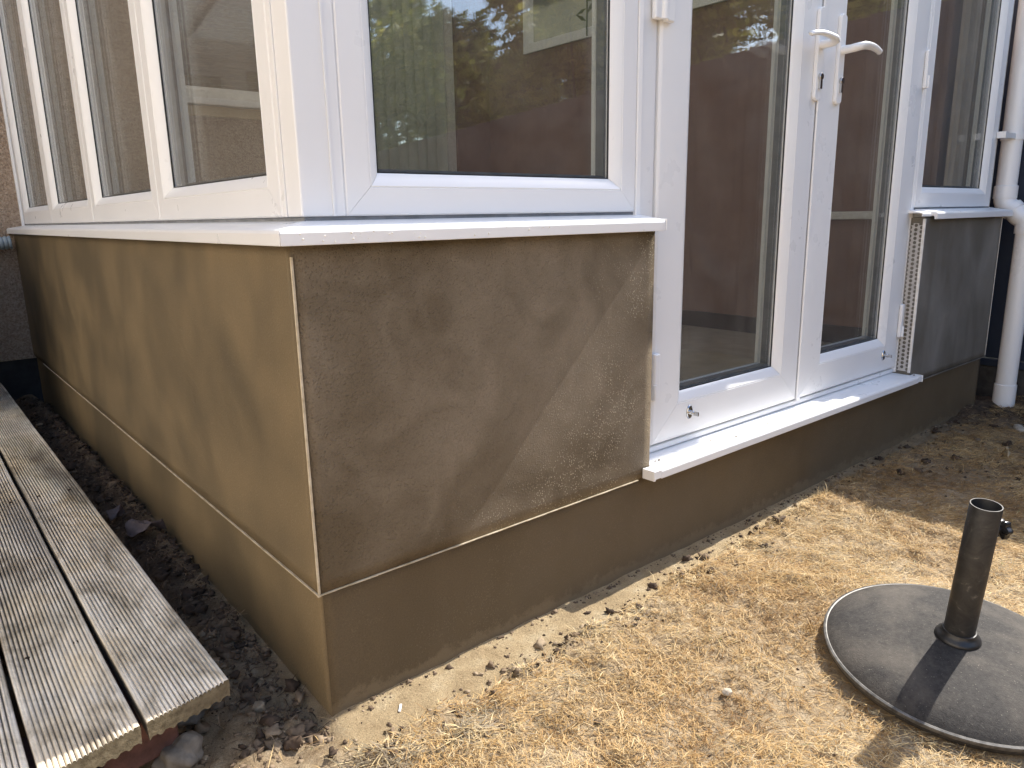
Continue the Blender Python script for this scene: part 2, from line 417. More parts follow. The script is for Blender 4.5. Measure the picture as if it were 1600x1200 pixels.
w3 = slab(2.022, CX1, ZP-.008, ZS+.004, ff, 0, -.10, REN_R, 'rendered_wall', cons)
tag(w3, 'grey render panel right of the doors')
# plinth
pr = .009
pl = slab(pr, CX1-.012, -.12, ZP-.0005, lambda u, v, d: (u, pr-d, v), 0, -.10, REN_P, 'plinth', cons, amp=.0018, mit=.1005)
pl2 = slab(pr, CY1, -.12, ZP-.0005, lambda u, v, d: (pr-d, u, v), 0, -.10, REN_L, 'plinth', cons, amp=.0018, mit=.1005)
# beads
MB().box((-.0015, -.0022, ZP+.0005), (.0020, .0012, ZS-.018)).box((-.0030, -.0030, ZP-.0034), (.0022, .0022, ZP+.0003)).build('corner_bead', BEAD, cons, .0006)
mb = MB(); n_ = 30
for i in range(n_):
    a = .0024+i*(.709/n_); mb.box((a, -.0022+.0005*math.sin(i*1.7), ZP-.0026), (a+.709/n_, .008, ZP-.0010))
mb.build('bell_bead', BEAD, cons)
MB().box((-.0022, .0024, ZP-.0029), (.008, CY1-.25, ZP-.0008)).build('bell_bead', BEAD, cons)
MB().box((2.045, -.0028, ZP-.0115), (CX1, .008, ZP-.0088)).build('bell_bead', REN_R, cons)
MB().box((CX1, -.0015, ZP-.006), (CX1+.002, .02, ZS)).build('stop_bead', BEADW, cons)
MB().box((2.0185, -.004, .232), (2.0235, .004, ZS)).build('stop_bead', BEADW, cons, .001)
# perforated wing of the bead on the reveal, brick behind
def perforated(x, y0, y1, z0, z1, name, mat, parent):
    bm = bmesh.new(); pitch = .0130; r = .0052; th = .0009
    rows = int((z1-z0)/pitch); cols = 3; w = (y1-y0)/cols
    for c in range(cols):
        off = 0 if c % 2 == 0 else pitch/2
        ya = y0+c*w; yc = ya+w/2
        zz = z0
        if off:
            vs = [bm.verts.new((x, *p)) for p in ((ya, z0), (ya+w, z0), (ya+w, z0+off), (ya, z0+off))]; bm.faces.new(vs); zz = z0+off
        for k in range(rows-1):
            za = zz+k*pitch; zc = za+pitch/2
            ring = []; out = []
            for a in range(16):
                t = 2*math.pi*(a+.5)/16; cy, sz = math.cos(t), math.sin(t)
                ring.append(bm.verts.new((x, yc+min(r, w*.46)*cy, zc+r*sz)))
                s_ = min(w/2/abs(cy) if abs(cy) > 1e-6 else 9, pitch/2/abs(sz) if abs(sz) > 1e-6 else 9)
                out.append(bm.verts.new((x, yc+s_*cy, zc+s_*sz)))
            for a in range(16):
                b_ = (a+1) % 16; bm.faces.new((ring[a], ring[b_], out[b_], out[a]))
            for sy in (-1, 1):
                for sz in (-1, 1):
                    cn = bm.verts.new((x, yc+sy*w/2, zc+sz*pitch/2))
                    cand = sorted(out, key=lambda q_: (q_.co-cn.co).length)[:2]
                    try: bm.faces.new((cand[0], cand[1], cn))
                    except ValueError: pass
    me = bpy.data.meshes.new(name); bmesh.ops.remove_doubles(bm, verts=bm.verts, dist=1e-5); bm.to_mesh(me); bm.free()
    me.materials.append(mat); o = bpy.data.objects.new(name, me); col.objects.link(o); o.parent = parent
    sd = o.modifiers.new('solid', 'SOLIDIFY'); sd.thickness = th
    return o
GREYB = mat_simple('grey_plastic_mesh', (.42, .40, .38), (.52, .50, .47), 60, .5)
perforated(2.019, -.002, .046, .236, ZS-.002, 'perforated_bead', GREYB, cons)
BRICK = mat_simple('red_brick', (.085, .040, .032), (.16, .075, .058), 30, .85, .5, 120)
MB().box((2.026, .004, .215), (2.10, .060, ZS)).build('brick_core', BRICK, cons)
# sills
def sill_prof(front, back, ztop, drop=.0210, rise=.0195, lip=.009):
    # (y, z) cross-section; nose rounded on top edge
    return [(back, ztop+rise), (front+.006, ztop+.0006), (front+.002, ztop-.0008), (front, ztop-.005), (front, ztop-drop),
            (front+lip, ztop-drop), (front+lip, ztop-drop+.008), (front+lip+.004, ztop-drop+.010), (back, ztop-drop+.010)]
SZ = .7285
p = sill_prof(-.0225, .10, SZ)
sf = MB().prism(p, lambda a, b, t: (t, a, b), .0, .752)
# mitre at the corner: front piece runs to x = y line
for i, v_ in enumerate(sf.v[:len(p)]): sf.v[i] = (v_[1]+.0004, v_[1], v_[2])
sf.box((.7525, -.0235, SZ-.0205), (.7545, .036, SZ+.0015))
win_sill = sf.build('window_sill', UPVC, cons, .0012)
sl_ = MB().prism(p, lambda a, b, t: (a, t, b), .0, CY1-.003)
for i, v_ in enumerate(sl_.v[:len(p)]): sl_.v[i] = (v_[0], v_[0]+.0004, v_[2])
sl_.build('window_sill', UPVC, cons, .0012)
# right sill, with stepped nose
sr_ = MB().prism(sill_prof(-.0225, .10, SZ+.001), lambda a, b, t: (t, a, b), 2.055, CX1+.035)
sr_.build('window_sill', UPVC, cons, .0012)
MB().prism(sill_prof(-.006, .10, SZ+.0005, .012, lip=.004), lambda a, b, t: (t, a, b), 1.99, 2.0548).build('sill_end', UPVC, cons, .001)
# dirt and drips of dry render on the sill
DRIP = mat_simple('render_splash', (.70, .67, .60), (.82, .80, .76), 50, .8)
mb = MB()
for k in range(60):
    x = random.uniform(.0, .22) if k < 44 else random.uniform(.25, .7); on_top = random.random() < .5
    r = random.uniform(.0006, .0019)
    c = (x, -.0225+random.uniform(.002, .02), SZ+.0005) if on_top else (x, -.0228, SZ-random.uniform(.004, .019))
    mb.add([(c[0]+r, c[1], c[2]), (c[0]-r, c[1], c[2]), (c[0], c[1]+r, c[2]), (c[0], c[1]-r, c[2]), (c[0], c[1], c[2]+r), (c[0], c[1], c[2]-r)],
           [(0, 2, 4), (2, 1, 4), (1, 3, 4), (3, 0, 4), (2, 0, 5), (1, 2, 5), (3, 1, 5), (0, 3, 5)])
o = mb.build('render_splashes', DRIP, cons, smooth=True); tag(o, kind='stuff')
# door sill
DZ = .2245
ds = MB().prism(sill_prof(-.034, .12, DZ, .020, .0035), lambda a, b, t: (t, a, b), .7475, 2.0165)
ds.box((.722, -.034, DZ-.018), (.7474, -.0035, DZ+.0004)); ds.box((.7215, -.0352, DZ-.0205), (.7275, -.0035, DZ+.0012))
ds.box((2.0166, -.034, DZ-.018), (2.045, -.0045, DZ+.0004)); ds.box((2.0425, -.0355, DZ-.021), (2.046, -.0045, DZ+.0012))
ds.build('door_sill', UPVC, cons, .0012)
mb = MB(); 
for x, y in ((.775, .006), (.785, .004), (.79, .008), (2.025, -.015), (1.2, .0), (.98, .012), (1.05, -.01)):
    r = random.uniform(.0015, .003); mb.box((x-r, y-r*.7, DZ+.0008), (x+r, y+r*.7, DZ+.003))
o = mb.build('grit', mat_simple('grit', (.16, .13, .1), (.3, .27, .22), 80, .9), cons); tag(o, kind='stuff')

# windows
def wprof(w, bw=.019, depth=.060):
    return [(0, -depth), (0, -.0025), (.0025, 0), (w-bw-.003, 0), (w-bw-.0022, -.0012), (w-bw-.0014, -.0012), (w-bw, -.0002), (w-bw+.003, -.0016),
            (w-.006, -.0085), (w-.002, -.0125), (w, -.015), (w, -.0495), (w+.002, -.051), (w+.001, -depth)]
def window(u0, u1, v0, v1, ws, mapf, parent, name='window', bottom=None, dep=.060):
    f = MB().loop(u0, u1, v0, v1, wprof(ws, depth=dep), mapf).build(name, UPVC, parent, smooth=True)
    glaze(u0+ws, u1-ws, v0+ws, v1-ws, mapf, f)
    return f
def glaze(u0, u1, v0, v1, mapf, f):
    e = .006
    def pane(d0, d1, nm):
        a = mapf(u0-e, v0-e, d0); b = mapf(u1+e, v1+e, d1)
        MB().box([min(i, j) for i, j in zip(a, b)], [max(i, j) for i, j in zip(a, b)]).build(nm, GLASS, f)
    pane(-.0185, -.0225, 'glass_pane'); pane(-.0435, -.0475, 'glass_pane')
    MB().loop(u0, u1, v0, v1, [(0, -.0153), (.0022, -.0153), (.0022, -.0183), (0, -.0183)], mapf, 0).build('glazing_gasket', GASK, f)
    MB().loop(u0, u1, v0, v1, [(0, -.0228), (.0065, -.0228), (.0065, -.0432), (0, -.0432)], mapf, 0).build('glazing_spacer', SPACER, f)
ZW0, ZW1 = .7445, 2.02
w = window(.106, .731, ZW0, ZW1, .0615, fm, cons)
tag(w, 'fixed window above the front render panel')
w = window(2.030, 2.662, ZW0, ZW1, .062, fm, cons)
tag(w, 'fixed window beside the downpipe')
# corner post and cover strips
GREY = mat_simple('grey_cill_gasket', (.16, .17, .18), (.24, .25, .27), 30, .5)
MB().box((XF, YF, ZW0), (.1055, .1055, 2.08)).build('corner_post', UPVC, cons, .0025)
MB().box((.0845, YF-.0022, ZW0), (.0885, YF-.0002, ZW1)).build('cover_trim', UPVC, cons, .0006)
MB().box((XF-.0022, .0845, ZW0), (XF-.0002, .0885, ZW1)).build('cover_trim', UPVC, cons, .0006)
MB().box((XF+.006, YF+.006, SZ+.003), (.738, .10, ZW0-.0005)).build('bottom_gasket', GREY, cons)
MB().box((XF+.006, .1005, SZ+.003), (.10, CY1-.02, ZW0-.0005)).build('bottom_gasket', GREY, cons)
MB().box((2.03, YF+.006, SZ+.004), (CX1-.01, .10, ZW0-.0005)).build('bottom_gasket', GREY, cons)
# left run: four lights
ys = [(.106, .725), (.725, 1.363), (1.363, 2.011), (2.011, 2.655)]
for i, (a, b_) in enumerate(ys):
    window(a+.0003 if i else a, b_-.0003, ZW0, ZW1, .0625, lm, cons)
MB().box((XF+.004, 2.6555, ZW0), (.10, CY1, ZW1)).build('frame_extension', UPVC, cons, .002)
MB().box((XF-.006, 2.69, ZW0-.014), (XF+.003, CY1, ZW1)).build('edge_trim', UPVC, cons, .001)
# right end post and aluminium trim
ALU = mat_simple('brushed_aluminium', (.42, .42, .43), (.52, .52, .53), 20, .3, metallic=.8)
MB().box((2.6625, YF+.001, ZW0), (2.672, .10, 2.08)).build('end_post', UPVC, cons, .001)
MB().box((2.6722, YF+.012, ZW0-.012), (2.715, .10, 2.08)).build('end_trim', ALU, cons, .002)
# head beam, gutter, roof
MB().box((XF, YF, ZW1+.0006), (CX1, .1054, 2.08)).build('head_beam', UPVC, cons, .002)
MB().box((XF, .1056, ZW1+.0006), (.1054, CY1, 2.08)).build('head_beam', UPVC, cons, .002)
gut = [(a_+.027, b_) for a_, b_ in [(-.070, 2.185), (-.070, 2.135), (-.055, 2.105), (-.01, 2.097), (-.006, 2.100), (-.006, 2.185), (-.009, 2.185), (-.009, 2.108), (-.012, 2.103), (-.052, 2.110), (-.066, 2.137), (-.066, 2.185)]]
MB().prism(gut, lambda a, b, t: (t, a, b), -.05, CX1+.12).build('gutter', UPVC, cons)
def mat_roof():
    m = bpy.data.materials.new('polycarbonate'); m.use_nodes = True; nt = m.node_tree; nt.nodes.clear()
    out = N(nt, 'ShaderNodeOutputMaterial'); a = N(nt, 'ShaderNodeBsdfTranslucent'); b = N(nt, 'ShaderNodeBsdfDiffuse'); t = N(nt, 'ShaderNodeBsdfTransparent')
    a.inputs['Color'].default_value = (.75, .72, .66, 1); b.inputs['Color'].default_value = (.6, .59, .57, 1); t.inputs['Color'].default_value = (.8, .78, .74, 1)
    m1 = N(nt, 'ShaderNodeMixShader'); m1.inputs[0].default_value = .5; L(nt, a.outputs[0], m1.inputs[1]); L(nt, b.outputs[0], m1.inputs[2])
    m2 = N(nt, 'ShaderNodeMixShader'); m2.inputs[0].default_value = .5; L(nt, m1.outputs[0], m2.inputs[1]); L(nt, t.outputs[0], m2.inputs[2])
    L(nt, m2.outputs[0], out.inputs['Surface']); return m
ROOF = mat_roof()
rz = lambda y: 2.165+.19*(y-.0)
mb = MB().prism([(.0, rz(0)), (CY1, rz(CY1)), (CY1, rz(CY1)+.02), (.0, rz(0)+.02)], lambda a, b, t: (t, a, b), -.04, CX1+.06)
rf = mb.build('roof', ROOF, cons)
for k in range(6):
    x = -.02+k*.54
    MB().prism([(.032, rz(.032)-.07), (CY1-.01, rz(CY1)-.07), (CY1-.01, rz(CY1)-.003), (.032, rz(.032)-.003)], lambda a, b, t: (t, a, b), x, x+.05).build('rafter', UPVC, rf, .002)
MB().prism([(.106, 2.0805), (CY1-.01, 2.0805), (CY1-.01, rz(CY1)-.075), (.106, rz(.106)-.075)], lambda a, b, t: (t, a, b), .05, .09).build('gable_panel', UPVC, cons)
# interior shell
FLOOR = mat_simple('grey_vinyl_floor', (.24, .20, .155), (.33, .285, .23), 14, .45, .2, 90)
BROWN = mat_simple('brown_plaster', (.190, .112, .088), (.255, .160, .126), 5, .75, .25, 60)
SKIRT = mat_simple('dark_skirting', (.010, .010, .010), (.02, .019, .018), 12, .4)
IX = 2.50
MB().box((.1015, .1015, .05), (IX-.001, CY1-.002, .212)).build('floor', FLOOR, cons)
MB().box((.745, .092, .05), (2.022, .1013, .212)).build('floor_edge', SKIRT, cons)
iw = MB()
HZ0, HZ1, HY0, HY1 = 1.62, 2.02, .95, 2.38
iw.box((IX, .1615, 0), (CX1, CY1-.001, HZ0)); iw.box((IX, .1615, HZ0+.0005), (CX1, HY0, 2.5)); iw.box((IX, HY1, HZ0+.0005), (CX1, CY1-.001, 2.5)); iw.box((IX, HY0+.0005, HZ1), (CX1, HY1-.0005, 2.5))
iw.build('inner_wall', BROWN, cons)
MB().box((IX-.012, .12, .2125), (IX-.0005, CY1-.3, .285)).build('skirting_board', SKIRT, cons, .003)
MB().box((IX-.022, .17, .705), (IX-.0005, .78, .735)).build('inner_sill', BEADW, cons, .003)
xm = lambda u, v, d: (IX-d-.001, u, v)
hw = MB().loop(HY0+.001, HY1-.001, HZ0+.001, HZ1-.001, [(0, -.05), (0, .012), (.045, .012), (.05, .0), (.05, -.05)], xm).build('high_window', UPVC, cons, smooth=True)
FROST = mat_glass('frosted_glass'); nt_ = FROST.node_tree
for n in nt_.nodes:
    if n.type == 'BSDF_GLOSSY': n.inputs['Roughness'].default_value = .3
    if n.type == 'BSDF_TRANSPARENT': n.inputs['Color'].default_value = (.1, .1, .1, 1)
fro = bpy.data.materials.new('frosted_glass_sheet'); fro.use_nodes = True; nt_ = fro.node_tree; nt_.nodes.clear()
o_ = N(nt_, 'ShaderNodeOutputMaterial'); t_ = N(nt_, 'ShaderNodeBsdfTranslucent'); d_ = N(nt_, 'ShaderNodeBsdfDiffuse')
t_.inputs['Color'].default_value = (.34, .34, .30, 1); d_.inputs['Color'].default_value = (.4, .40, .36, 1)
x_ = N(nt_, 'ShaderNodeMixShader'); x_.inputs[0].default_value = .3; L(nt_, t_.outputs[0], x_.inputs[1]); L(nt_, d_.outputs[0], x_.inputs[2]); L(nt_, x_.outputs[0], o_.inputs['Surface'])
MB().box((IX+.02, HY0+.045, HZ0+.045), (IX+.024, HY1-.045, HZ1-.045)).build('frosted_pane', fro, hw)

cu = thing('curtain', 'narrow folded cream curtain hanging behind the window beside the downpipe', 'curtain', (2.60, .13, .75))
pf = [(2.515+.145*i/48, .1300+.010*math.sin(i*1.05)+.003*math.sin(i*2.3)) for i in range(49)]
pf = pf+[(a_, b_+.0012) for a_, b_ in pf[::-1]]
MB().prism(pf, lambda a_, b_, t: (a_, b_, t), .60, 2.05).build('fabric', mat_simple('cream_curtain', (.46, .38, .31), (.56, .47, .39), 12, .9), cu, smooth=True)
MB().tube([(2.12, .130, 2.06), (2.68, .130, 2.06)], .008, 12).build('curtain_pole', UPVC, cu, smooth=True)
sp_ = thing('bamboo_sprig', 'small dark bamboo sprig against the frosted high window', 'plant', (IX-.03, 1.87, 1.63))
GR = mat_simple('dark_leaf', (.02, .04, .015), (.04, .07, .025), 20, .5)
MB().tube([(IX-.03, 1.870, 1.622), (IX-.032, 1.868, 1.80), (IX-.03, 1.874, 2.0)], .004, 8).build('stem', GR, sp_, smooth=True)
for k, (dy, dz, ln_) in enumerate(((.05, .03, .09), (-.05, .05, .10), (.045, -.012, .08), (-.06, .012, .09), (.03, .10, .08), (-.03, .14, .09))):
    y0_, z0_ = 1.87, 1.69+.03*k; u2 = Vector((0, dy, dz)).normalized()*ln_; w2_ = Vector((0, -u2.z, u2.y))*.11
    a_ = Vector((IX-.034, y0_, z0_)); vs = [a_, a_+u2*.4+w2_, a_+u2, a_+u2*.4-w2_]
    MB().add(vs+[q_+Vector((-.001, 0, 0)) for q_ in vs], [(0, 1, 2, 3), (7, 6, 5, 4), (0, 1, 5, 4), (1, 2, 6, 5), (2, 3, 7, 6), (3, 0, 4, 7)]).build('leaf', GR, sp_)

# doors
def jamb():
    mb = MB()
    # left jamb x .7315-.792 : ridge then step back
    mb.prism([(.7315, .10), (.7315, YF-.002), (.742, YF-.004), (.746, YF+.001), (.7895, YF+.004), (.7895, .10)], lambda a, b, t: (a, b, t), DZ+.0045, 2.019)
    mb.prism([(2.0165, .10), (2.0165, YF+.004), (2.020, YF+.002), (2.0293, YF), (2.0293, .10)], lambda a, b, t: (a, b, t), DZ+.0045, 2.019)
    mb.box((.7897, YF+.006, DZ+.0045), (2.0163, .10, DZ+.016))
    mb.box((.7897, YF+.004, 1.995), (2.0163, .10, 2.019))
    return mb.build('door_frame', UPVC, cons, .0015)
jamb()
MB().box((.7899, YF+.014, DZ+.017), (.7925, .095, 1.99)).build('door_seal', GASK, cons)
def leaf(u0, u1, hinge_side, gl, label):
    wl, wr = gl[0]-u0, u1-gl[1]
    zb, zt = DZ+.0175, 1.992
    wb = .350-zb
    # mitred ring with different side widths: build sides separately
    mb = MB()
    g_ = .00035
    def side(c0, c1, ins0, ins1, wd, corner0, corner1):
        pass
    def prof(wd):
        bw = .021
        return [(0, -.062), (0, -.014), (.004, -.012), (.005, -.004), (.009, -.0005), (.013, 0), (wd-bw-.003, 0), (wd-bw-.0022, -.0012), (wd-bw-.0014, -.0012), (wd-bw, -.0002),
                (wd-bw+.003, -.0016), (wd-.006, -.0085), (wd-.002, -.0125), (wd, -.015), (wd, -.0495), (wd+.008, -.051), (wd+.004, -.062)]
    # map fraction so that the mitre meets: use equal point counts
    W = {'b': wb, 't': .10, 'l': wl, 'r': wr}
    P_ = {k: prof(v) for k, v in W.items()}
    n = len(P_['b'])
    def corner(kh, kv, i):
        tv = P_[kh][i][0]; th = P_[kv][i][0]
        uu = u0+th if kv == 'l' else u1-th
        vv = zb+tv if kh == 'b' else zt-tv
        return uu, vv, P_[kh][i][1]
    for k, (a, b_) in {'b': (('b', 'l'), ('b', 'r')), 'r': (('b', 'r'), ('t', 'r')), 't': (('t', 'r'), ('t', 'l')), 'l': (('t', 'l'), ('b', 'l'))}.items():
        va = [corner(*a, i) for i in range(n)]; vb = [corner(*b_, i) for i in range(n)]
        du = np.sign(vb[0][0]-va[0][0]) if abs(vb[0][0]-va[0][0]) > abs(vb[0][1]-va[0][1]) else 0
        dv = np.sign(vb[0][1]-va[0][1]) if du == 0 else 0
        va = [(x+du*g_, y+dv*g_, d) for x, y, d in va]; vb = [(x-du*g_, y-dv*g_, d) for x, y, d in vb]
        vs = [fm(*p_) for p_ in va]+[fm(*p_) for p_ in vb]
        mb.add(vs, [(q_, (q_+1) % n, n+(q_+1) % n, n+q_) for q_ in range(n)]+[tuple(range(n))[::-1], tuple(range(n, 2*n))])
    f = mb.build('door_leaf', UPVC, cons, smooth=True); tag(f, label)
    glaze(gl[0], gl[1], .350, zt-.10, fm, f)
    return f
LF = leaf(.7928, 1.4045, 'l', (.909, 1.292), 'left glazed door leaf')
RF = leaf(1.4065, 2.0155, 'r', (1.536, 1.895), 'right glazed door leaf')
MB().box((1.398, YF-.005, DZ+.02), (1.4125, YF+.0, 1.99)).build('meeting_strip', UPVC, LF, .0015)

def rounded_plate(x, z0, z1, w, d, parent, name, y=YF):
    n = 10; pts = []
    r = w/2
    for k in range(n+1): a = math.pi*k/n; pts.append((x+r*math.cos(a), z1-r+r*math.sin(a)*.75))
    for k in range(n+1): a = math.pi+math.pi*k/n; pts.append((x+r*math.cos(a), z0+r+r*math.sin(a)*.75))
    mb = MB().prism(pts, lambda a, b, t: (a, y-t, b), 0, d)
    return mb.build(name, UPVC, parent, .0028, seg=3)
def handle(x, sgn, leafob):
    z = 1.128
    h = rounded_plate(x, .997, 1.216, .029, .010, leafob, 'handle')
    ya = YF-.010
    pts = [(x, ya, z), (x, ya-.020, z), (x+sgn*.001, ya-.030, z+.001), (x+sgn*.007, ya-.0385, z+.003), (x+sgn*.020, ya-.042, z+.006)]
    rad = [(.0105, .0105), (.0095, .0095), (.0095, .010), (.0085, .0105), (.0075, .0105)]
    for k in range(1, 9):
        t = k/8; pts.append((x+sgn*(.020+.098*t), ya-.042+.004*t, z+.006+.006*math.sin(t*2.2)-.008*t**2.4)); rad.append((.0070-.0015*t, .0108-.0035*t))
    pts.append((pts[-1][0]+sgn*.004, pts[-1][1], pts[-1][2]-.002)); rad.append((.003, .004))
    MB().tube(pts, rad, 20).build('lever', UPVC, leafob, smooth=True)
    c = MB().lathe([(0, 0), (.0085, 0), (.0085, .0065), (.0075, .0075), (0, .0075)], 24, Matrix.Translation((x+.002, ya+.001, 1.056)) @ Matrix.Rotation(math.pi/2, 4, 'X'))
    c.box((x+.002-.0048, ya-.0055, 1.028), (x+.002+.0048, ya+.001, 1.054))
    c.build('lock_cylinder', CHROME, leafob, smooth=True)
    MB().box((x+.001, ya-.0082, 1.0535), (x+.003, ya-.0075, 1.0585)).build('keyway', GASK, leafob)
handle(1.386, -1, LF); handle(1.490, 1, RF)
def bolt(x, z, leafob):
    m_ = Matrix.Translation((x, YF, z)) @ Matrix.Rotation(math.pi/2, 4, 'X') @ Matrix.Scale(.62, 4, (1, 0, 0))
    MB().lathe([(0, 0), (.0165, 0), (.0165, .0015), (.0145, .0035), (.008, .0036), (0, .0036)], 32, m_).build('bolt_plate', CHROME, leafob, smooth=True)
    b_ = MB().tube([(x, YF-.003, z), (x, YF-.013, z), (x, YF-.015, z)], [.0052, .0048, .003], 16)
    b_.box((x-.0015, YF-.026, z-.0055), (x+.0015, YF-.012, z+.0035))
    b_.build('bolt_key', CHROME, leafob, smooth=True)
bolt(.930, .300, LF); bolt(1.912, .299, RF)
def hinge(x, z0, z1, leafob, sgn, big=False):
    h = MB()
    if big:
        h.box((x-.026, YF-.012, z0), (x-.004, YF-.0005, z1)); h.box((x+.006, YF-.014, z0-.001), (x+.030, YF-.0005, z1))
    else:
        h.box((x-.003 if sgn > 0 else x-.016, YF-.011, z0), (x+.016 if sgn > 0 else x+.003, YF-.0005, z1))
    o = h.build('hinge', UPVC, leafob, .004, seg=3)
    k = MB().tube([(x-(.001 if not big else -.0), YF-.011, z0+.002), (x-(.001 if not big else -.0), YF-.011, z0+.035)], .0078 if big else .004, 20)
    if big: k.tube([(x, YF-.011, z0+.0365), (x, YF-.011, z1-.001)], .0078, 20)
    k.build('hinge_pin', UPVC, leafob, smooth=True)
hinge(.792, 1.098, 1.215, LF, 1, True); hinge(.795, .350, .452, LF, 1)
hinge(2.013, 1.085, 1.19, RF, -1); hinge(2.010, .345, .45, RF, -1)

# ------------------------------------------------------------------ house behind
house = thing('house', 'tan pebbledash house wall the conservatory is built against', 'house', (0, CY1, 0))
H0 = CY1
MB().box((-6, H0, .19), (.58, H0+.25, 6)).build('wall', PEB, house)
MB().box((.5802, H0, .19), (1.56, H0+.25, 1.215)).build('wall', PEB, house)
MB().box((.5802, H0, 2.35), (1.56, H0+.25, 6)).build('wall', PEB, house)
MB().box((1.42, H0, 1.2152), (1.56, H0+.25, 2.3498)).build('wall', PEB, house)
MB().box((1.5602, H0, 2.2), (8, H0+.25, 6)).build('wall', PEB, house)
MB().box((2.26, H0, 0), (2.5, H0+.25, 2.1998)).build('wall', BROWN, house)
MB().box((2.5002, H0, 0), (8, H0+.25, 2.1998)).build('wall', PEB, house)
MB().box((-6, H0+.012, -.3), (1.56, H0+.25, .1898)).build('wall_base', DPC, house)
MB().box((-6, H0+.4, -.3), (8, H0+.5, 6)).build('inner_partition', mat_simple('dim_room', (.05, .045, .04), (.07, .06, .05), 3, .9), house)
hm = lambda u, v, d: (u, H0+.03-d, v)
hwn = MB().loop(.585, 1.418, 1.292, 2.345, wprof(.06), hm).build('window', BEADW, house, smooth=True)
MB().box((.645, H0+.05, 1.352), (1.358, H0+.054, 2.285)).build('glass_pane', GLASS, hwn)
MB().box((.57, H0-.05, 1.262), (1.43, H0+.03, 1.2915)).build('sill', UPVC, hwn, .004)
MB().box((.5805, H0-.012, 1.216), (1.42, H0+.03, 1.2615)).build('sill_course', mat_simple('buff_stone', (.45, .36, .22), (.55, .45, .3), 8, .8), hwn, .003)
bl = MB()
for k in range(34):
    z = 1.37+k*.027; bl.prism([(0, z), (.016, z+.006), (.0165, z+.0068), (.0005, z+.0008)], lambda a, b, t: (t, H0+.075+a, b), .65, 1.355)
bl.build('venetian_blind', mat_simple('brown_blind', (.10, .075, .055), (.14, .11, .08), 6, .5), hwn)
# patio door frame and vertical blinds
pd = MB().loop(1.5625, 2.258, .2125, 2.1995, [(0, -.06), (0, .01), (.055, .01), (.06, -.002), (.06, -.06)], hm).build('patio_door', BEADW, house, smooth=True)
MB().box((1.62, H0+.045, .27), (2.20, H0+.049, 2.14)).build('glass_pane', GLASS, pd)
BLIND = mat_simple('sage_blind_fabric', (.46, .48, .41), (.54, .56, .47), 9, .85, .15, 300)
vb = thing('vertical_blind', 'pale sage vertical blind hanging inside, seen through the front window', 'blind', (1.6, H0-.09, 2.1))
MB().box((1.56, H0-.12, 2.10), (2.12, H0-.07, 2.13)).build('headrail', UPVC, vb, .002)
for k in range(9):
    x = 1.56+k*.062; a = math.radians(14)
    mb = MB(); n = 6
    cs = [(-.044+.088*i/n, .006*math.sin(math.pi*i/n)) for i in range(n+1)]
    pf = [(c_*math.cos(a)-s_*math.sin(a), c_*math.sin(a)+s_*math.cos(a)) for c_, s_ in cs]
    pf = pf+[(p_[0], p_[1]+.0008) for p_ in pf[::-1]]
    mb.prism(pf, lambda p0, p1, t: (x+.02+p0, H0-.095+p1, t), .25, 2.10).build('slat', BLIND, vb, smooth=True)

# ------------------------------------------------------------------ downpipe
dp = thing('downpipe', 'white plastic rainwater downpipe with offset bend at the right corner', 'downpipe', (2.80, -.055, 0))
PVC = UPVC
U = Vector((2.80, .030, 0)); Lo = Vector((2.80, -.053, 0)); R_ = .034
upp = MB().tube([(U.x, U.y, .80), (U.x, U.y, 2.12)], R_, 32).build('upper_pipe', PVC, dp, smooth=True)
MB().tube([(Lo.x, Lo.y, .06), (Lo.x, Lo.y, .70)], R_, 32).build('lower_pipe', PVC, dp, smooth=True)
MB().tube([(Lo.x, Lo.y, -.02), (Lo.x, Lo.y, .078), (Lo.x, Lo.y, .080)], [R_+.0035, R_+.0035, R_+.001], 32).build('pipe_shoe', PVC, dp, smooth=True)
pts = []
for k in range(7):
    a = math.radians(68)*k/6; rr = .045
    pts.append((U.x, U.y-rr*(1-math.cos(a)), .775-rr*math.sin(a)))
q_ = pts[-1]
pe = []
for k in range(7):
    a = math.radians(68)*(1-k/6); rr = .045
    pe.append((Lo.x, Lo.y+rr*(1-math.cos(a)), .665+rr*math.sin(a)))
e1 = MB().tube([(U.x, U.y, .80)]+pts, R_+.0015, 32).build('elbow', PVC, dp, smooth=True)
e2 = MB().tube([pts[-1]]+pe+[(Lo.x, Lo.y, .655)], R_+.0015, 32).build('elbow', PVC, dp, smooth=True)
MB().tube([(U.x, U.y, .772), (U.x, U.y, .816), (U.x, U.y, .818)], [R_+.0045, R_+.0045, R_+.002], 32).build('socket_collar', PVC, dp, smooth=True)
v1 = Vector(pts[-1]); v2 = Vector(pe[0]); dd = (v2-v1).normalized(); m0 = v1+dd*.002
MB().tube([m0-dd*.010, m0+dd*.010], R_+.005, 32).build('socket_collar', PVC, dp, smooth=True)
MB().tube([(Lo.x, Lo.y, .645), (Lo.x, Lo.y, .672)], R_+.0045, 32).build('socket_collar', PVC, dp, smooth=True)
br = MB().tube([(U.x, U.y, .978), (U.x, U.y, 1.000)], R_+.004, 32)
br.box((2.6565, U.y-.020, .980), (U.x-.025, U.y-.004, .998)); br.box((2.655, U.y-.022, .978), (2.672, U.y+.006, 1.000))
br.build('bracket', PVC, dp, smooth=True)

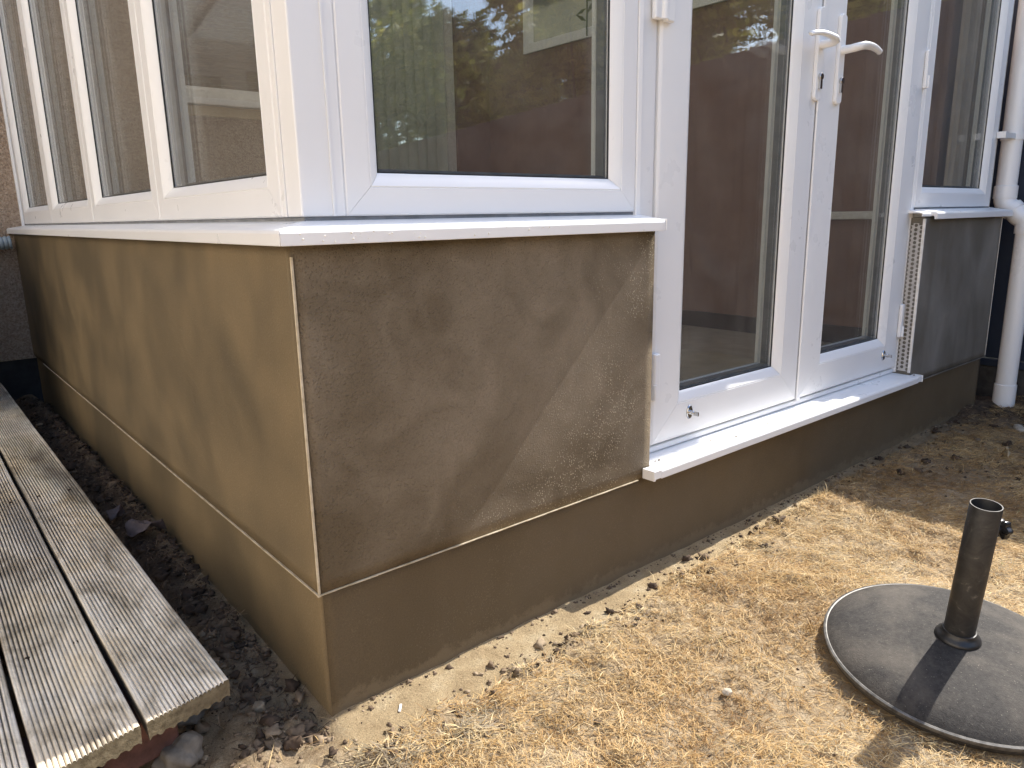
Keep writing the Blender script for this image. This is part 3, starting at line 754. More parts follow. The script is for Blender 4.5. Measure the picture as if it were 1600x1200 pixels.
# ------------------------------------------------------------------ fences
NAVY = mat_simple('navy_paint', (.012, .022, .045), (.020, .033, .060), 8, .55, .25, 90)
def mat_planks(name, c1, c2, c3):
    m, nt, b = new_mat(name); v = coords(nt, (1, 1, .08)); v2 = coords(nt)
    c = ramp(nt, noise(nt, v, 60, 5, .65, 1.0), [(.3, c1), (.5, c2), (.72, c3)])
    c = mixc(nt, .7, c, ramp(nt, noise(nt, v2, 3, 4), [(.3, (.75,)*3), (.7, (1.1,)*3)]), 'MULTIPLY')
    L(nt, c, b.inputs['Base Color']); b.inputs['Roughness'].default_value = .8; bump(nt, b, noise(nt, v, 60, 5, .65, 1.0), .4, .003)
    return m
FB = mat_planks('brown_fence_stain', (.062, .036, .030), (.080, .048, .040), (.098, .060, .050))
FT = mat_planks('tan_fence_wood', (.36, .27, .16), (.52, .40, .26), (.62, .50, .34))
def board_fence(name, label, mat, x, ya, yb, top, bw, z0, axis='y', th=.02):
    t = thing(name, label, 'fence', (x, ya, 0) if axis == 'y' else (ya, x, 0))
    n = int(abs(yb-ya)/bw)
    for k in range(n):
        a = ya+(yb-ya)*k/n; b_ = ya+(yb-ya)*(k+1)/n; a, b_ = min(a, b_), max(a, b_)
        h_ = top((a+b_)/2); off = .0015*(k % 2)
        mb = MB()
        if axis == 'y': mb.box((x+off, a+.0006, z0), (x+th+off, b_-.0006, h_))
        else: mb.box((a+.0006, x+off, z0), (b_-.0006, x+th+off, h_))
        mb.build('board', mat, t, .002)
    mb = MB()
    for zz in (.35, 1.1):
        if axis == 'y':
            h0 = top(ya)-top(yb); mb.box((x+th+.007, min(ya, yb), z0+zz), (x+th+.05, max(ya, yb), z0+zz+.07))
        else: mb.box((min(ya, yb), x+th+.007, z0+zz), (max(ya, yb), x+th+.05, z0+zz+.07))
    mb.build('rail', mat, t)
    return t
# navy panel at the corner, by the downpipe
t = thing('navy_fence_panel', 'dark navy painted boarding behind the white downpipe', 'fence', (2.90, .0, 0))
for k in range(6):
    a = .36-.10*k; MB().box((2.90+.004*(k % 2), a-.0985, .155), (2.93, a, 1.53)).build('board', NAVY, t, .003)
MB().box((2.895, -.275, .0), (2.965, -.222, 1.56)).build('post', NAVY, t, .003)
MB().box((2.885, -.27, .125), (2.94, .40, .153)).build('rail', NAVY, t, .003)
WALLG = mat_simple('dark_blockwork', (.030, .028, .026), (.075, .070, .064), 22, .9, .7, 80, bd=.005)
tag(MB().box((2.89, -.24, -.1), (3.0, .42, .124)).build('block_wall', WALLG, None, .006, org=(2.95, .09, 0)), 'low dark stained block wall under the navy boarding', 'wall')
board_fence('brown_garden_fence', 'dark brown close-boarded garden fence on the shaded right side', FB, 2.90, -.245, -8.2, lambda y: 1.565+.06*y if y > -4.5 else 1.295, .14, 0)
nb = thing('bounce_wall', 'unseen pale tan wall added beyond the deck to bounce light', 'bounce_wall', (-2.4, .5, 0))  # out of view, added to throw light back onto the side wall
MB().box((-4.4, -2.6, -.2), (-2.4, 4.6, 2.9)).build('wall', mat_simple('tan_masonry', (.66, .60, .51), (.76, .70, .61), 3, .9, .5, 60), nb, .01)
MB().box((-4.5, -2.7, 2.9005), (-2.32, 4.7, 2.98)).build('roof', mat_simple('felt', (.08, .08, .08), (.12, .12, .12), 8, .9), nb, .01)
board_fence('tan_garden_fence', 'sunlit tan close-boarded fence beyond the deck', FT, -2.45, -2.75, -8.2, lambda y: 1.75, .20, .0, th=.02)
board_fence('back_garden_fence', 'weathered tan fence across the back of the garden', FT, -8.3, -2.2, 2.85, lambda x: 1.6, .20, .0, axis='x')

# ------------------------------------------------------------------ decking
deck = thing('decking', 'low deck of weathered grooved grey timber boards', 'deck', (-.25, 1.3, 0))
DT = .120
ENDG = mat_simple('wet_end_grain', (.085, .065, .035), (.19, .155, .095), 90, .8, .6, 160)
def deck_board(x0, x1, yend0, yend1, far_, seed):
    w_ = x1-x0; n = 18; prof = []
    ed = .0035
    for i in range(n):
        c = ed+(w_-2*ed)*(i+.5)/n; hw_ = (w_-2*ed)/n/2
        # ridge i then groove
        prof += [(c-hw_*.92, -.0030), (c-hw_*.52, -.0006), (c-hw_*.2, 0.0), (c+hw_*.2, 0.0), (c+hw_*.52, -.0006), (c+hw_*.92, -.0030)]
    prof = [(0, -.006), (.001, -.0012), (.0028, -.0004)]+prof[1:-1]+[(w_-.0028, -.0004), (w_-.001, -.0012), (w_, -.006)]
    m_ = 7
    bot = []
    for i in range(m_):
        a = w_-w_*(i+.08)/m_; b_ = w_-w_*(i+.5)/m_; c_ = w_-w_*(i+.92)/m_
        bot += [(a, -.0275), (b_+w_*.028, -.0240), (b_-w_*.028, -.0240), (c_, -.0275)]
    prof = prof+bot
    n = len(prof); segs = 60; vs = []; fs = []
    for k in range(segs+1):
        t = k/segs
        for (a, b_) in prof:
            y0 = yend0+(yend1-yend0)*(a/w_); y = y0+(far_-y0)*t**1.6
            wob = .0007*math.sin(y*5+seed*2)+.0004*math.sin(y*13+seed)
            zb = .0012*math.sin(y*3.1+seed)+.0006*math.sin(a*60+y*4+seed)
            vs.append((a+wob, y, b_+zb))
    for k in range(segs):
        for i in range(n): j = (i+1) % n; fs.append((k*n+i, k*n+j, (k+1)*n+j, (k+1)*n+i))
    fs.append(tuple(range(n))[::-1]); fs.append(tuple(segs*n+i for i in range(n)))
    mb = MB().add([(v_[0]+x0, v_[1], v_[2]+DT) for v_ in vs], fs)
    o = mb.build('board', mat_wood_deck(seed), deck, org=(x0, 0, DT))
    o.data.materials.append(ENDG)
    for p_ in o.data.polygons:
        if len(p_.vertices) > 8: p_.material_index = 1
    return o
deck_board(-.2495, -.1375, -.012, .010, 2.62, 1)
deck_board(-.3675, -.2555, -.034, -.012, 2.64, 2)
deck_board(-.4860, -.3735, -.060, -.036, 2.63, 3)
deck_board(-.6040, -.4915, -.06, -.055, 2.63, 4)
deck_board(-.7220, -.6095, -.07, -.06, 2.63, 5)
JO = mat_simple('old_joist_timber', (.06, .045, .03), (.11, .085, .06), 20, .85, .4, 90)
for y in (.24, 1.0, 1.8, 2.5): MB().box((-.72, y, .01), (-.15, y+.045, .0905)).build('joist', JO, deck)
SCREW = mat_simple('rusty_screw', (.03, .022, .016), (.06, .04, .03), 90, .6, metallic=.6)
mb = MB()
for (x0, x1) in ((-.2495, -.1375), (-.3675, -.2555), (-.486, -.3735)):
    for y in (.262, 1.022, 1.822):
        for fx in (.22, .78):
            mb.lathe([(0, .0003), (.0034, .0003), (.0038, -.001), (.0038, -.004)], 12, Matrix.Translation((x0+(x1-x0)*fx, y, DT-.0004)))
mb.build('screws', SCREW, deck)
# bricks carrying the deck
def lump(name, c, sx, sy, sz, mat, rough=.12, sub=3, seed=0, rz=0):
    bm = bmesh.new(); bmesh.ops.create_icosphere(bm, subdivisions=sub, radius=1); rr = random.Random(seed)
    ph = [rr.uniform(0, 6) for _ in range(9)]
    for v_ in bm.verts:
        p_ = v_.co.copy(); k = 1+rough*(math.sin(p_.x*3+ph[0])*math.cos(p_.y*4+ph[1])+.6*math.sin(p_.z*6+ph[2]+p_.x*5)+.4*math.sin(p_.y*11+ph[3])*math.sin(p_.x*9+ph[4]))
        v_.co = Vector((p_.x*sx, p_.y*sy, p_.z*sz))*k
    me = bpy.data.meshes.new(name); bm.to_mesh(me); bm.free(); me.materials.append(mat)
    for f_ in me.polygons: f_.use_smooth = True
    o = bpy.data.objects.new(name, me); col.objects.link(o); o.location = c; o.rotation_euler = (0, 0, rz); return o
def brick(c, rz_, label):
    mb = MB(); nx_ = 10
    mb.box((-.05, -.1, -.032), (.05, .1, .032))
    o = mb.build('brick', BRICK, None, .004); o.location = c; o.rotation_euler = (0, 0, rz_); return tag(o, label, 'brick', 'bricks under the deck')
brick((-.262, .145, .052), math.radians(8), 'dark red brick supporting the end of the deck boards')
brick((-.400, .080, .050), math.radians(80), 'dark red brick under the second board at the lower left edge')

sb = thing('shade_box', 'unseen dark box added on the deck to shade the far wall', 'shade blocker', (-.65, 2.30, DT))  # out of view, added to darken the far end of the side wall
DARKP = mat_simple('dark_plastic', (.02, .022, .024), (.035, .037, .04), 10, .5)
MB().box((-1.05, 2.02, DT+.002), (-.27, 2.60, .70)).build('body', DARKP, sb, .02)
MB().box((-1.07, 2.00, .7005), (-.25, 2.62, .745)).build('lid', DARKP, sb, .012)
# ------------------------------------------------------------------ clods, stones
def scatter_lumps(name, pts, sizes, mat, tints, squash=.65):
    bm = bmesh.new(); bmesh.ops.create_icosphere(bm, subdivisions=2, radius=1)
    sizes = [min(q_, .0135) for q_ in sizes]
    bv = np.array([v_.co[:] for v_ in bm.verts]); bf = np.array([[v_.index for v_ in f_.verts] for f_ in bm.faces]); bm.free()
    V = []; T = []
    nb = len(bv)
    for i, (p_, s_) in enumerate(zip(pts, sizes)):
        k = 1+.95*(rng.random(nb)-.5)*(1 if s_ > .003 else .6); ph = rng.random(3)*6
        k *= 1+.32*np.sin(bv[:, 0]*4+ph[0])*np.cos(bv[:, 1]*4+ph[1])+.2*np.sin(bv[:, 2]*7+ph[2])
        sc = s_*np.array([1, rng.uniform(.6, 1.1), rng.uniform(.45, squash+.2)])
        a = rng.random()*6.28; rot = np.array([[math.cos(a), -math.sin(a), 0], [math.sin(a), math.cos(a), 0], [0, 0, 1]])
        V.append((bv*k[:, None]*sc)@rot.T+p_); T.append(np.full(nb, tints[i]))
    V = np.concatenate(V); Fc = np.concatenate([bf+i*nb for i in range(len(pts))])
    return np_mesh(name, V, Fc.ravel(), np.arange(len(Fc))*3, np.full(len(Fc), 3), mat, {'tint': np.concatenate(T)}, False)
CL = mat_attr('clod_soil', [(0, (.030, .020, .014)), (.5, (.085, .058, .040)), (.8, (.20, .145, .095)), (1, (.42, .33, .22))], .95, noise_mul=120)
P = []; S = []; T = []
def put(x, y, s, t):
    z = float(height(np.array(x), np.array(y))); P.append(np.array([x, y, z+s*.15])); S.append(s); T.append(t)
for _ in range(4200):
    x = -abs(rng.normal(0, .07))-.002; y = rng.uniform(-.02, 2.65)
    put(x, y, min(.022, rng.lognormal(-6.3, .85)), min(1, abs(rng.normal(.42+.2*(y < .5), .13))))
for _ in range(220):
    x = rng.uniform(-.24, -.01); y = rng.uniform(-.06, .35); put(x, y, min(.020, rng.lognormal(-6.1, .95)), min(1, abs(rng.normal(.78, .08))))
for _ in range(420):
    x = rng.uniform(0, 2.6); y = .004-abs(rng.normal(0, .010)); put(x, y, min(.006, rng.lognormal(-6.4, .5)), min(1, abs(rng.normal(.7, .15))))
for _ in range(520):
    x = rng.uniform(-.1, 1.6); w_ = .11-.045*max(x, 0); y = -w_+rng.normal(0, .030); put(x, y, min(.012, rng.lognormal(-6.0, .6)), rng.choice([.35, .6, .75, .9]))
for cx, cy, n in ((.455, -.10, 60), (.56, -.165, 20), (.02, -.12, 50), (.33, -.13, 25), (1.0, -.14, 22), (1.20, -.10, 30), (.78, -.12, 24), (.16, -.2, 20)):
    for _ in range(n//2): put(rng.normal(cx, .022), rng.normal(cy, .012), min(.008, rng.lognormal(-5.9, .5)), abs(rng.normal(.38, .15)))
for _ in range(700):
    x = rng.uniform(-.1, 2.0); y = rng.uniform(-1.1, -.1); put(x, y, min(.006, rng.lognormal(-6.3, .45)), rng.choice([.3, .6, .85, 1.0]))
for _ in range(420):
    x = rng.uniform(1.7, 2.88); y = rng.uniform(-.55, 0); put(x, y, min(.016, rng.lognormal(-5.6, .6)), abs(rng.normal(.3, .2)))
cl = scatter_lumps('soil_clods', P, S, CL, T); tag(cl, 'loose clods and crumbs of soil scattered beside the plinth', kind='stuff')
STONE = mat_simple('pale_stone', (.34, .29, .22), (.50, .44, .35), 60, .9, .4, 200)
STONEG = mat_simple('grey_mortar', (.13, .115, .095), (.22, .20, .17), 40, .95, .6, 160)
gh = lambda x, y: float(height(np.array(x), np.array(y)))
tag(lump('stone', (-.165, .150, .018), .040, .034, .034, STONEG, .16, 4, 1), 'rough grey mortar lump beside the brick under the deck', 'stone', 'loose stones')
tag(lump('stone', (-.205, .045, .012), .030, .026, .026, STONEG, .16, 4, 2), 'broken grey mortar chunk below the front corner of the deck', 'stone', 'loose stones')
tag(lump('stone', (.49, -.375, gh(.49, -.375)+.006), .009, .007, .006, STONE, .12, 3, 5), 'small cream pebble on the straw left of the umbrella base', 'stone', 'loose stones')
tag(lump('stone', (2.45, -.21, gh(2.45, -.21)+.006), .055, .018, .010, STONE, .12, 3, 8, .5), 'long pale flat stone in the shaded soil near the downpipe', 'stone', 'loose stones')
# dead leaf in the trench
def leaf_obj(name, c, ln, wd, curl, mat, rot):
    vs = []; fs = []; n, m_ = 12, 7
    for i in range(n+1):
        t = i/n; w_ = wd*math.sin(math.pi*(.06+.94*t)**.8)*(1+.12*math.sin(t*19))
        for j in range(m_+1):
            s_ = (j/m_-.5)*2; vs.append((ln*(t-.5), w_*s_*.5, curl*(s_*s_)*wd+.012*math.sin(t*4+s_*2)+.004*math.sin(t*17+s_*5)))
    for i in range(n):
        for j in range(m_): a = i*(m_+1)+j; fs.append((a, a+1, a+m_+2, a+m_+1))
    o = MB().add(vs, fs).build(name, mat, None, smooth=True); o.location = c; o.rotation_euler = rot
    sd = o.modifiers.new('solid', 'SOLIDIFY'); sd.thickness = .0008; return o
DL = mat_simple('dead_leaf', (.10, .075, .07), (.17, .13, .125), 30, .7, .5, 60)
tag(leaf_obj('dead_leaf', (-.045, .84, gh(-.045, .84)+.022), .085, .045, .25, DL, (.35, -.1, -.5)), 'curled dull purple-brown dead leaf in the soil beside the deck', 'leaf')
tag(leaf_obj('dead_leaf', (-.070, 1.02, gh(-.07, 1.02)+.014), .05, .022, .3, DL, (-.3, .1, .6)), 'smaller dead leaf in the trench, farther from the camera', 'leaf')
tag(leaf_obj('dry_leaf', (2.06, -.28, gh(2.06, -.28)+.010), .04, .02, .3, mat_simple('straw_leaf', (.4, .3, .18), (.5, .4, .26), 30, .8), (.2, .2, .6)), 'pale dry leaf on the shaded lawn', 'leaf')
tag(MB().box((-.009, -.0018, -.001), (.009, .0018, .001)).build('plastic_scrap', UPVC, None, .0005, org=(0, 0, 0)), 'tiny white plastic strip on the sandy edge by the plinth', 'scrap')
sc = bpy.data.objects['plastic_scrap']; sc.location = (.098, -.045, gh(.098, -.045)+.002); sc.rotation_euler = (0, 0, .9)

# ------------------------------------------------------------------ straw / dead grass
def blades(name, px, py, pz, az, ln, wd, pitch, curve, tint, mat):
    n = len(px); d = np.stack([np.cos(az), np.sin(az)], -1); s = np.stack([-np.sin(az), np.cos(az)], -1)
    V = np.zeros((n, 5, 3), np.float32)
    for i, (t, wf) in enumerate(((0, .8), (.55, 1.0), (1.0, 0))):
        hor = ln*t*np.cos(pitch)+0*t; ver = ln*(t*np.sin(pitch)-curve*t*t)
        side = (rng.random(n)-.5)*ln*.25*t
        cx = px+d[:, 0]*hor+s[:, 0]*side; cy = py+d[:, 1]*hor+s[:, 1]*side; cz = pz+np.maximum(ver, -.001+.002*rng.random(n)*t)
        if wf:
            V[:, 2*i] = np.stack([cx-s[:, 0]*wd*wf/2, cy-s[:, 1]*wd*wf/2, cz], -1); V[:, 2*i+1] = np.stack([cx+s[:, 0]*wd*wf/2, cy+s[:, 1]*wd*wf/2, cz+.0003], -1)
        else: V[:, 4] = np.stack([cx, cy, cz], -1)
    b = (np.arange(n)*5)[:, None]
    loops = np.concatenate([b+0, b+1, b+3, b+2, b+2, b+3, b+4], 1).ravel()
    starts = np.stack([np.arange(n)*7, np.arange(n)*7+4], -1).ravel(); tot = np.tile([4, 3], n)
    return np_mesh(name, V.reshape(-1, 3), loops, starts, tot, mat, {'tint': np.repeat(tint, 5)})
STRAW = mat_attr('straw', [(0, (.17, .095, .042)), (.25, (.38, .225, .085)), (.55, (.57, .39, .175)), (.82, (.72, .58, .34)), (.90, (.33, .27, .19)), (.96, (.22, .18, .13)), (1, (.20, .22, .09))], .65, translucent=.25)
n = 460000
px = rng.uniform(-.35, 2.95, n); py = -rng.uniform(0, 1.25, n)**1.0
keep = np.ones(n, bool)
dens = .62+1.7*(fbm(px*7, py*7, 4)-.42)+1.2*(fbm(px*30, py*30, 2)-.38)
dens *= (1-strip_mask(px, py))*(1-.95*(sstep(.06, -.04, px)*sstep(-.32, -.2, py+.0*px)))
dens *= 1-.55*soil_shade_mask(px, py)*(px > 1)
dens *= (1-.9*sstep(-.10, -.02, py)*sstep(1.5, 2.1, px))
keep = rng.random(n) < np.clip(dens, .0, 1)
dc = np.hypot(px-.820, py+.579); keep &= dc > .194+.006*rng.random(n)
px, py = px[keep], py[keep]; n = len(px)
flow = 6.28*fbm(px*3.2, py*3.2, 2)*2
az = flow+rng.normal(0, 1.3, n)
ln = rng.lognormal(math.log(.016), .45, n).clip(.005, .055); wd = rng.uniform(.0005, .0012, n)
pitch = np.abs(rng.normal(.18, .28, n)).clip(0, 1.25)
tint = np.clip(.33+.95*(fbm(px*5+9, py*5, 3)-.25)+.5*(fbm(px*22, py*22, 2)-.38)+rng.normal(0, .21, n), 0, .88); tint = tint-.22*sstep(1.3, 1.7, px)*(tint > .2); tint = np.clip(tint, 0, 1); tint[rng.random(n) < .004] = 1.0  # browner past the fence's shadow edge: shade painted into the straw
tint = np.where(rng.random(n) < .05, .93, tint)
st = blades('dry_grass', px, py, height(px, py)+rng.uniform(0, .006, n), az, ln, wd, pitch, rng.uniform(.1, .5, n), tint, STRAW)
tag(st, 'parched straw-coloured lawn grass in the sun', kind='stuff')
# tangled dead tufts near the corner and along the strip
TX = []
for cx, cy, k, l_, t_ in ((.02, -.150, 240, .060, .93), (-.02, -.115, 110, .045, .90), (.125, -.185, 260, .050, .92), (.17, -.150, 90, .035, .97), (.46, -.105, 170, .040, .9), (.30, -.105, 120, .03, .9),
                         (.56, -.12, 120, .03, .88), (.22, -.235, 70, .03, .97), (.75, -.11, 120, .035, .8), (.98, -.10, 140, .03, .75), (1.10, -.10, 120, .035, .7), (1.40, -.055, 160, .045, .6), (1.36, -.075, 100, .04, .5), (.35, -.2, 90, .03, .95)):
    m_ = int(k*.8); TX.append((rng.normal(cx, .020, m_), rng.normal(cy, .013, m_), rng.lognormal(math.log(l_*.55), .3, m_), np.clip(rng.normal(t_, .08, m_), 0, .965)))
px = np.concatenate([t[0] for t in TX]); py = np.concatenate([t[1] for t in TX]); ln = np.concatenate([t[2] for t in TX]); tint = np.concatenate([t[3] for t in TX]); n = len(px)
py = np.minimum(py, -.02)
st2 = blades('dead_grass_tufts', px, py, height(px, py)+.002, rng.uniform(0, 6.28, n), ln, rng.uniform(.0008, .0020, n), np.abs(rng.normal(.10, .16, n)).clip(0, .8), rng.uniform(.2, .7, n), tint, STRAW)
tag(st2, 'greyish matted tufts of dead grass along the sandy edge', kind='stuff')
n = 40; px = np.array([1.40, 1.405, 1.12, .98, .72, .70, .9, 1.3, .6, .55]*4)+rng.normal(0, .012, n); py = np.array([-.05, -.055, -.035, -.06, -.07, -.08, -.3, -.2, -.5, -.35]*4)+rng.normal(0, .012, n)
st5 = blades('dead_stalks', px, py, height(px, py), rng.uniform(0, 6.28, n), rng.uniform(.025, .05, n), rng.uniform(.0010, .0018, n), rng.uniform(.5, 1.3, n), rng.uniform(.1, .3, n), rng.uniform(.5, .85, n), STRAW)
tag(st5, 'few upright dead grass stalks near the plinth', kind='stuff')
# sparse roots in trench
n = 1500; px = -np.abs(rng.normal(.0, .07, n)); py = rng.uniform(-.02, 1.6, n)
RT = mat_attr('roots', [(0, (.06, .04, .025)), (.6, (.16, .11, .07)), (1, (.3, .22, .14))], .8)
st3 = blades('root_fibres', px, py, height(px, py)+.002, rng.uniform(0, 6.28, n), rng.lognormal(math.log(.02), .4, n), rng.uniform(.0006, .0018, n), np.abs(rng.normal(.3, .3, n)), rng.uniform(.1, .5, n), rng.random(n), RT)
tag(st3, 'thin roots and fibres in the dark soil trench', kind='stuff')
# outlying lawn, coarser
n = 60000; px = rng.uniform(-2.2, 2.88, n); py = -rng.uniform(1.2, 6, n); tint = np.clip(.4+rng.normal(0, .18, n), 0, .9)
st4 = blades('far_dry_grass', px, py, np.zeros(n), rng.uniform(0, 6.28, n), rng.uniform(.03, .06, n), rng.uniform(.003, .005, n), np.abs(rng.normal(.3, .3, n)), rng.uniform(.1, .5, n), tint, STRAW)
tag(st4, 'dry lawn farther down the garden', kind='stuff')

# ------------------------------------------------------------------ umbrella base
nrm = Vector((-.066, -.082, 1)).normalized(); C0 = Vector((.820, -.579, .026))
BM = Matrix.Translation(C0) @ nrm.to_track_quat('Z', 'Y').to_matrix().to_4x4()
ub = thing('umbrella_base', 'round dark grey parasol base with upright tube standing on the straw', 'parasol base', C0)
def mat_disc():
    m, nt, b = new_mat('dusty_resin'); v = coords(nt)
    c = ramp(nt, noise(nt, v, 130, 3, .7), [(.3, (.020, .018, .017)), (.7, (.046, .042, .038))])
    du = ramp(nt, noise(nt, v, 7, 5, .6, .4), [(.46, (0,)*3), (.74, (.5,)*3)])
    c = mixc(nt, du, c, (.17, .145, .115))
    sp = ramp(nt, noise(nt, v, 340, 2, .7), [(.66, (0,)*3), (.74, (.6,)*3)])
    c = mixc(nt, sp, c, (.26, .23, .19))
    L(nt, c, b.inputs['Base Color']); b.inputs['Roughness'].default_value = .8; b.inputs['Specular IOR Level'].default_value = .3
    n = bump(nt, b, noise(nt, v, 300, 4, .7), .6, .0014); bump(nt, b, noise(nt, v, 14, 3), .2, .004, n)
    return m
def mat_tube():
    m, nt, b = new_mat('dark_powder_coat'); v = coords(nt)
    c = ramp(nt, noise(nt, v, 30, 5, .7, 1.2), [(.46, (.018, .018, .019)), (.62, (.034, .033, .032)), (.74, (.16, .145, .125))])
    L(nt, c, b.inputs['Base Color']); b.inputs['Metallic'].default_value = .1
    L(nt, ramp(nt, noise(nt, v, 24, 4), [(.3, (.32,)*3), (.7, (.55,)*3)]), b.inputs['Roughness']); bump(nt, b, noise(nt, v, 200, 3), .15, .001)
    return m
DM, TM = mat_disc(), mat_tube()
R0 = .1955
prof = [(0, .040), (.03, .040), (.06, .0385), (.10, .0360), (.13, .0320), (.155, .0265), (.172, .0205), (.184, .0140), (.190, .0100), (R0-.003, .0076), (R0, .006), (R0+.0008, .003), (R0, -.002), (R0-.004, -.008), (0, -.008)]
MB().lathe([(r, z) for r, z in prof], 128, BM).build('base_disc', DM, ub, smooth=True, org=C0)
MB().lathe([(R0-.0048, .0079), (R0-.002, .0089), (R0+.0012, .0078), (R0+.002, .005), (R0+.0008, .002), (R0-.004, .002)], 128, BM).build('rim_band', mat_simple('worn_rim', (.05, .047, .043), (.15, .14, .125), 60, .45, metallic=.2), ub, smooth=True, org=C0)
# the tube leans a little
lean = BM
TL = .279
MB().lathe([(.0222, .038), (.0222, TL-.0010), (.0217, TL), (.0204, TL), (.0199, TL-.0010), (.0199, .05)], 64, lean).build('tube', TM, ub, smooth=True, org=C0)
MB().lathe([(.0225, .056), (.0242, .0555), (.0255, .052), (.0275, .0485), (.0312, .0455), (.0330, .0425), (.0333, .0395), (.0325, .0365), (.0225, .0365)], 64, lean).build('collar', mat_simple('black_plastic', (.012, .012, .013), (.022, .022, .023), 20, .35), ub, smooth=True, org=C0)
# knob on the far right side of the tube
kd = (Vector((rt.x, rt.y, 0)).normalized()*.97+Vector((.2, .1, 0))).normalized()
kc = lean @ Vector((0, 0, TL-.045))
BP = mat_simple('glossy_black_plastic', (.010, .010, .011), (.02, .02, .021), 20, .25)
kn = MB().tube([kc+kd*.015, kc+kd*.034], .0065, 16).build('knob_stem', BP, ub, smooth=True, org=C0)
kq = kd.to_track_quat('Z', 'Y').to_matrix().to_4x4()
mb = MB(); vs = []; fs = []; n = 60; rings = [(.0, .0), (.010, .0005), (.0145, .003), (.0150, .008), (.0135, .0125), (.008, .0145), (0, .015)]
for r, z in rings:
    for k in range(n):
        a = 2*math.pi*k/n; rr = r*(1+.13*math.cos(6*a)*(r > .009)); vs.append(Matrix.Translation(kc+kd*.031) @ kq @ Vector((rr*math.cos(a), rr*math.sin(a), z)))
for i in range(len(rings)-1):
    for k in range(n): fs.append((i*n+k, i*n+(k+1) % n, (i+1)*n+(k+1) % n, (i+1)*n+k))
mb.add(vs, fs).build('knob', BP, ub, smooth=True, org=C0)
dl = leaf_obj('dry_petal', BM @ Vector((.085, -.105, .034)), .014, .009, .2, mat_simple('petal', (.40, .33, .25), (.5, .42, .32), 50, .8), (.1, .1, .7))
tag(dl, 'tiny pale dry petal lying on the parasol base', 'petal')

# ------------------------------------------------------------------ ribbed waste pipe at the far left
wp = thing('waste_pipe', 'short grey-blue ribbed pipe end on the pebbledash wall under the sill', 'pipe', (-.06, H0-.05, .665))
pts = []; rad = []
for k in range(30):
    pts.append((-.165+k*.005, H0-.055, .662+.0004*k)); rad.append(.026 if k % 3 else .022)
MB().tube(pts, rad, 24).build('ribbed_hose', mat_simple('grey_blue_plastic', (.26, .31, .35), (.36, .42, .46), 20, .4), wp, smooth=False)
MB().tube([(-.175, H0-.055, .662), (-.165, H0-.055, .662)], .031, 24).build('hose_clip', mat_simple('grey_metal', (.3, .3, .3), (.4, .4, .4), 20, .4, metallic=.8), wp, smooth=True)
tag(lump('wall_stub', (-.075, H0-.018, .752), .018, .02, .010, UPVC, .05, 3, 4), 'small white cable stub on the wall above the ribbed pipe', 'fitting')

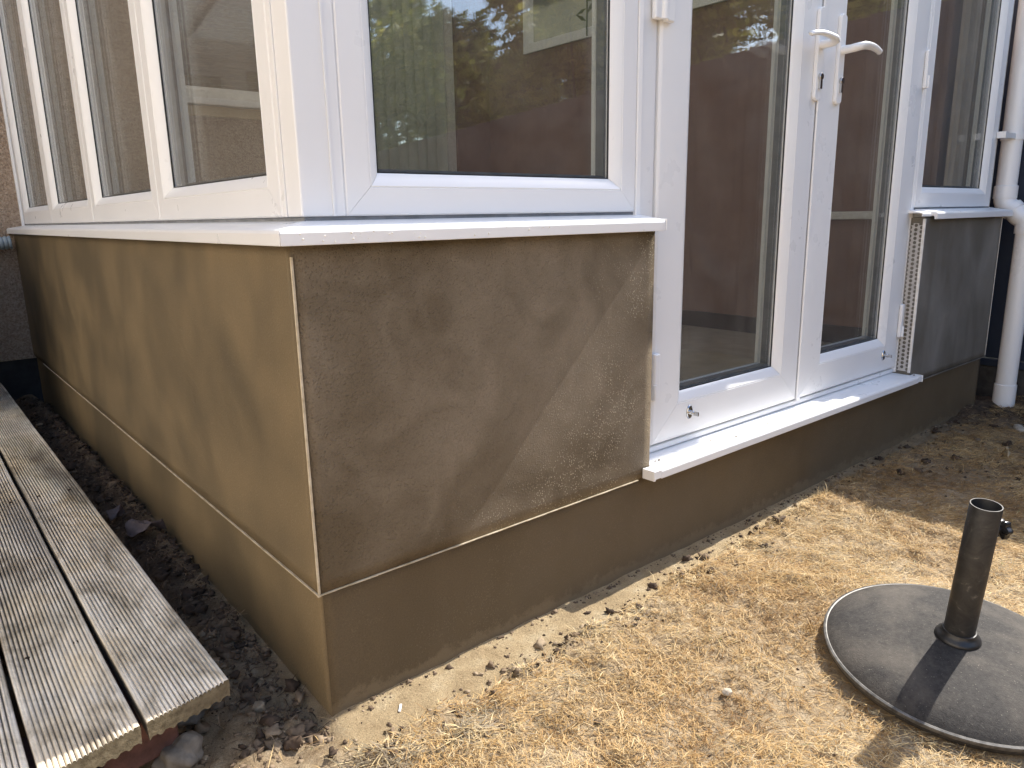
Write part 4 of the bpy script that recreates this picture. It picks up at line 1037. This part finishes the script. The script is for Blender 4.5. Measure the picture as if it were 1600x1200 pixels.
# ------------------------------------------------------------------ trees and shrubs beyond the fences (mirrored in the glass)
LM = mat_attr('leaves', [(0, (.022, .034, .012)), (.4, (.070, .100, .025)), (.75, (.30, .30, .06)), (1, (.55, .48, .12))], .5, translucent=.5)
BARK = mat_simple('bark', (.05, .04, .03), (.11, .09, .07), 14, .9, .6, 40)
def tree(name, label, c, h, r, n, leafs, tint0, seed, trunk=True, low=0.0, lsz=1.25):
    rg = np.random.default_rng(seed)
    t = thing(name, label, 'tree' if trunk else 'shrub', c, 'trees and shrubs beyond the fences')
    mb = MB(); top = Vector(c)+Vector((0, 0, h*.62))
    mb.tube([c, Vector(c)+Vector((.05, .03, h*.25)), Vector(c)+Vector((-.04, .05, h*.45)), top], [.10*r/1.5, .08*r/1.5, .06*r/1.5, .02], 10)
    cs = []
    for k in range(leafs):
        a = rg.uniform(0, 6.28); e = rg.uniform(-.75, 1); q2 = r*rg.uniform(.35, .95)
        cc = Vector(c)+Vector((math.cos(a)*q2*math.sqrt(max(0, 1-e*e*.7)), math.sin(a)*q2*math.sqrt(max(0, 1-e*e*.7)), h*(.60+low)+e*h*.36)); cs.append(cc)
        if k < 14: mb.tube([Vector(c)+Vector((0, 0, h*rg.uniform(.2, .45))), Vector(c)*.45+cc*.55+Vector((0, 0, -.1*h*.3)), cc], [.035, .02, .006], 6)
    mb.build('trunk', BARK, t, smooth=True, org=c)
    ci = rg.integers(0, len(cs), n); cen = np.array([x[:] for x in cs])[ci]; cr_ = r*rg.uniform(.16, .34, len(cs))[ci]
    dv = rg.normal(0, 1, (n, 3)); dv /= np.linalg.norm(dv, axis=1)[:, None]; pos = cen+dv*(cr_*rg.random(n)**.5)[:, None]
    u_ = rg.normal(0, 1, (n, 3)); u_ /= np.linalg.norm(u_, axis=1)[:, None]; w_ = np.cross(u_, rg.normal(0, 1, (n, 3))); w_ /= np.linalg.norm(w_, axis=1)[:, None]
    s_ = rg.uniform(.03, .055, n)[:, None]*lsz
    ok = (pos[:, 0]-pos[:, 2] > 1.62) | (pos[:, 1] < -2.7) | (pos[:, 0] < 2.5)
    pos, u_, w_, s_, ci = pos[ok], u_[ok], w_[ok], s_[ok], ci[ok]; n = len(pos)
    V = np.stack([pos-u_*s_, pos+w_*s_*.45, pos+u_*s_, pos-w_*s_*.45], 1).reshape(-1, 3)-np.array(c)
    tn = np.clip(tint0+rg.normal(0, .14, n)+.25*(rg.random(len(cs))[ci]-.5), 0, 1)
    o = np_mesh('crown', V, np.arange(4*n), np.arange(n)*4, np.full(n, 4), LM, {'tint': np.repeat(tn, 4)}); o.parent = t
    return t
tree('garden_tree', 'bright yellow-green hedge tree beyond the brown fence, nearest the house', (5.0, -.2, 0), 3.0, 1.2, 16000, 40, .80, 11, low=-.05)
tree('garden_tree', 'olive hedge tree beyond the brown fence, second from the house', (5.1, -2.1, 0), 3.2, 1.2, 16000, 40, .72, 12, low=-.05)
tree('garden_tree', 'yellow-green hedge tree beyond the brown fence, third from the house', (4.8, -4.0, 0), 3.0, 1.2, 16000, 40, .80, 13, low=-.05)
tree('garden_tree', 'tall dark olive tree high above the brown fence', (6.6, -5.0, 0), 5.0, 1.8, 20000, 50, .58, 1)
tree('garden_tree', 'bushy green tree beyond the brown fence, farther down', (4.6, -6.2, 0), 3.0, 1.4, 16000, 44, .62, 2, low=-.05)
tree('garden_tree', 'dark green tree at the far end of the brown fence', (5.4, -8.9, 0), 4.2, 1.7, 16000, 46, .45, 3)
tree('garden_tree', 'broad tree standing well back behind the brown fence', (9.6, -3.4, 0), 5.6, 2.2, 20000, 50, .60, 9)
tree('garden_tree', 'second broad tree well back, nearer the house', (9.4, .4, 0), 5.4, 2.0, 18000, 50, .60, 10)
tree('garden_shrub', 'sunlit green shrub in front of the back fence, right side', (1.9, -6.9, 0), 2.1, .9, 8000, 30, .55, 5, False, -.1)
tree('garden_shrub', 'sunlit green shrub in front of the back fence, middle', (.2, -7.2, 0), 1.9, .9, 8000, 30, .5, 6, False, -.1)
tree('garden_tree', 'spreading tree behind the back fence', (2.4, -10.5, 0), 5.0, 2.0, 14000, 46, .5, 7)
tree('garden_tree', 'dark tree behind the back fence, left side', (-1.2, -10.8, 0), 4.2, 1.8, 10000, 40, .3, 8)
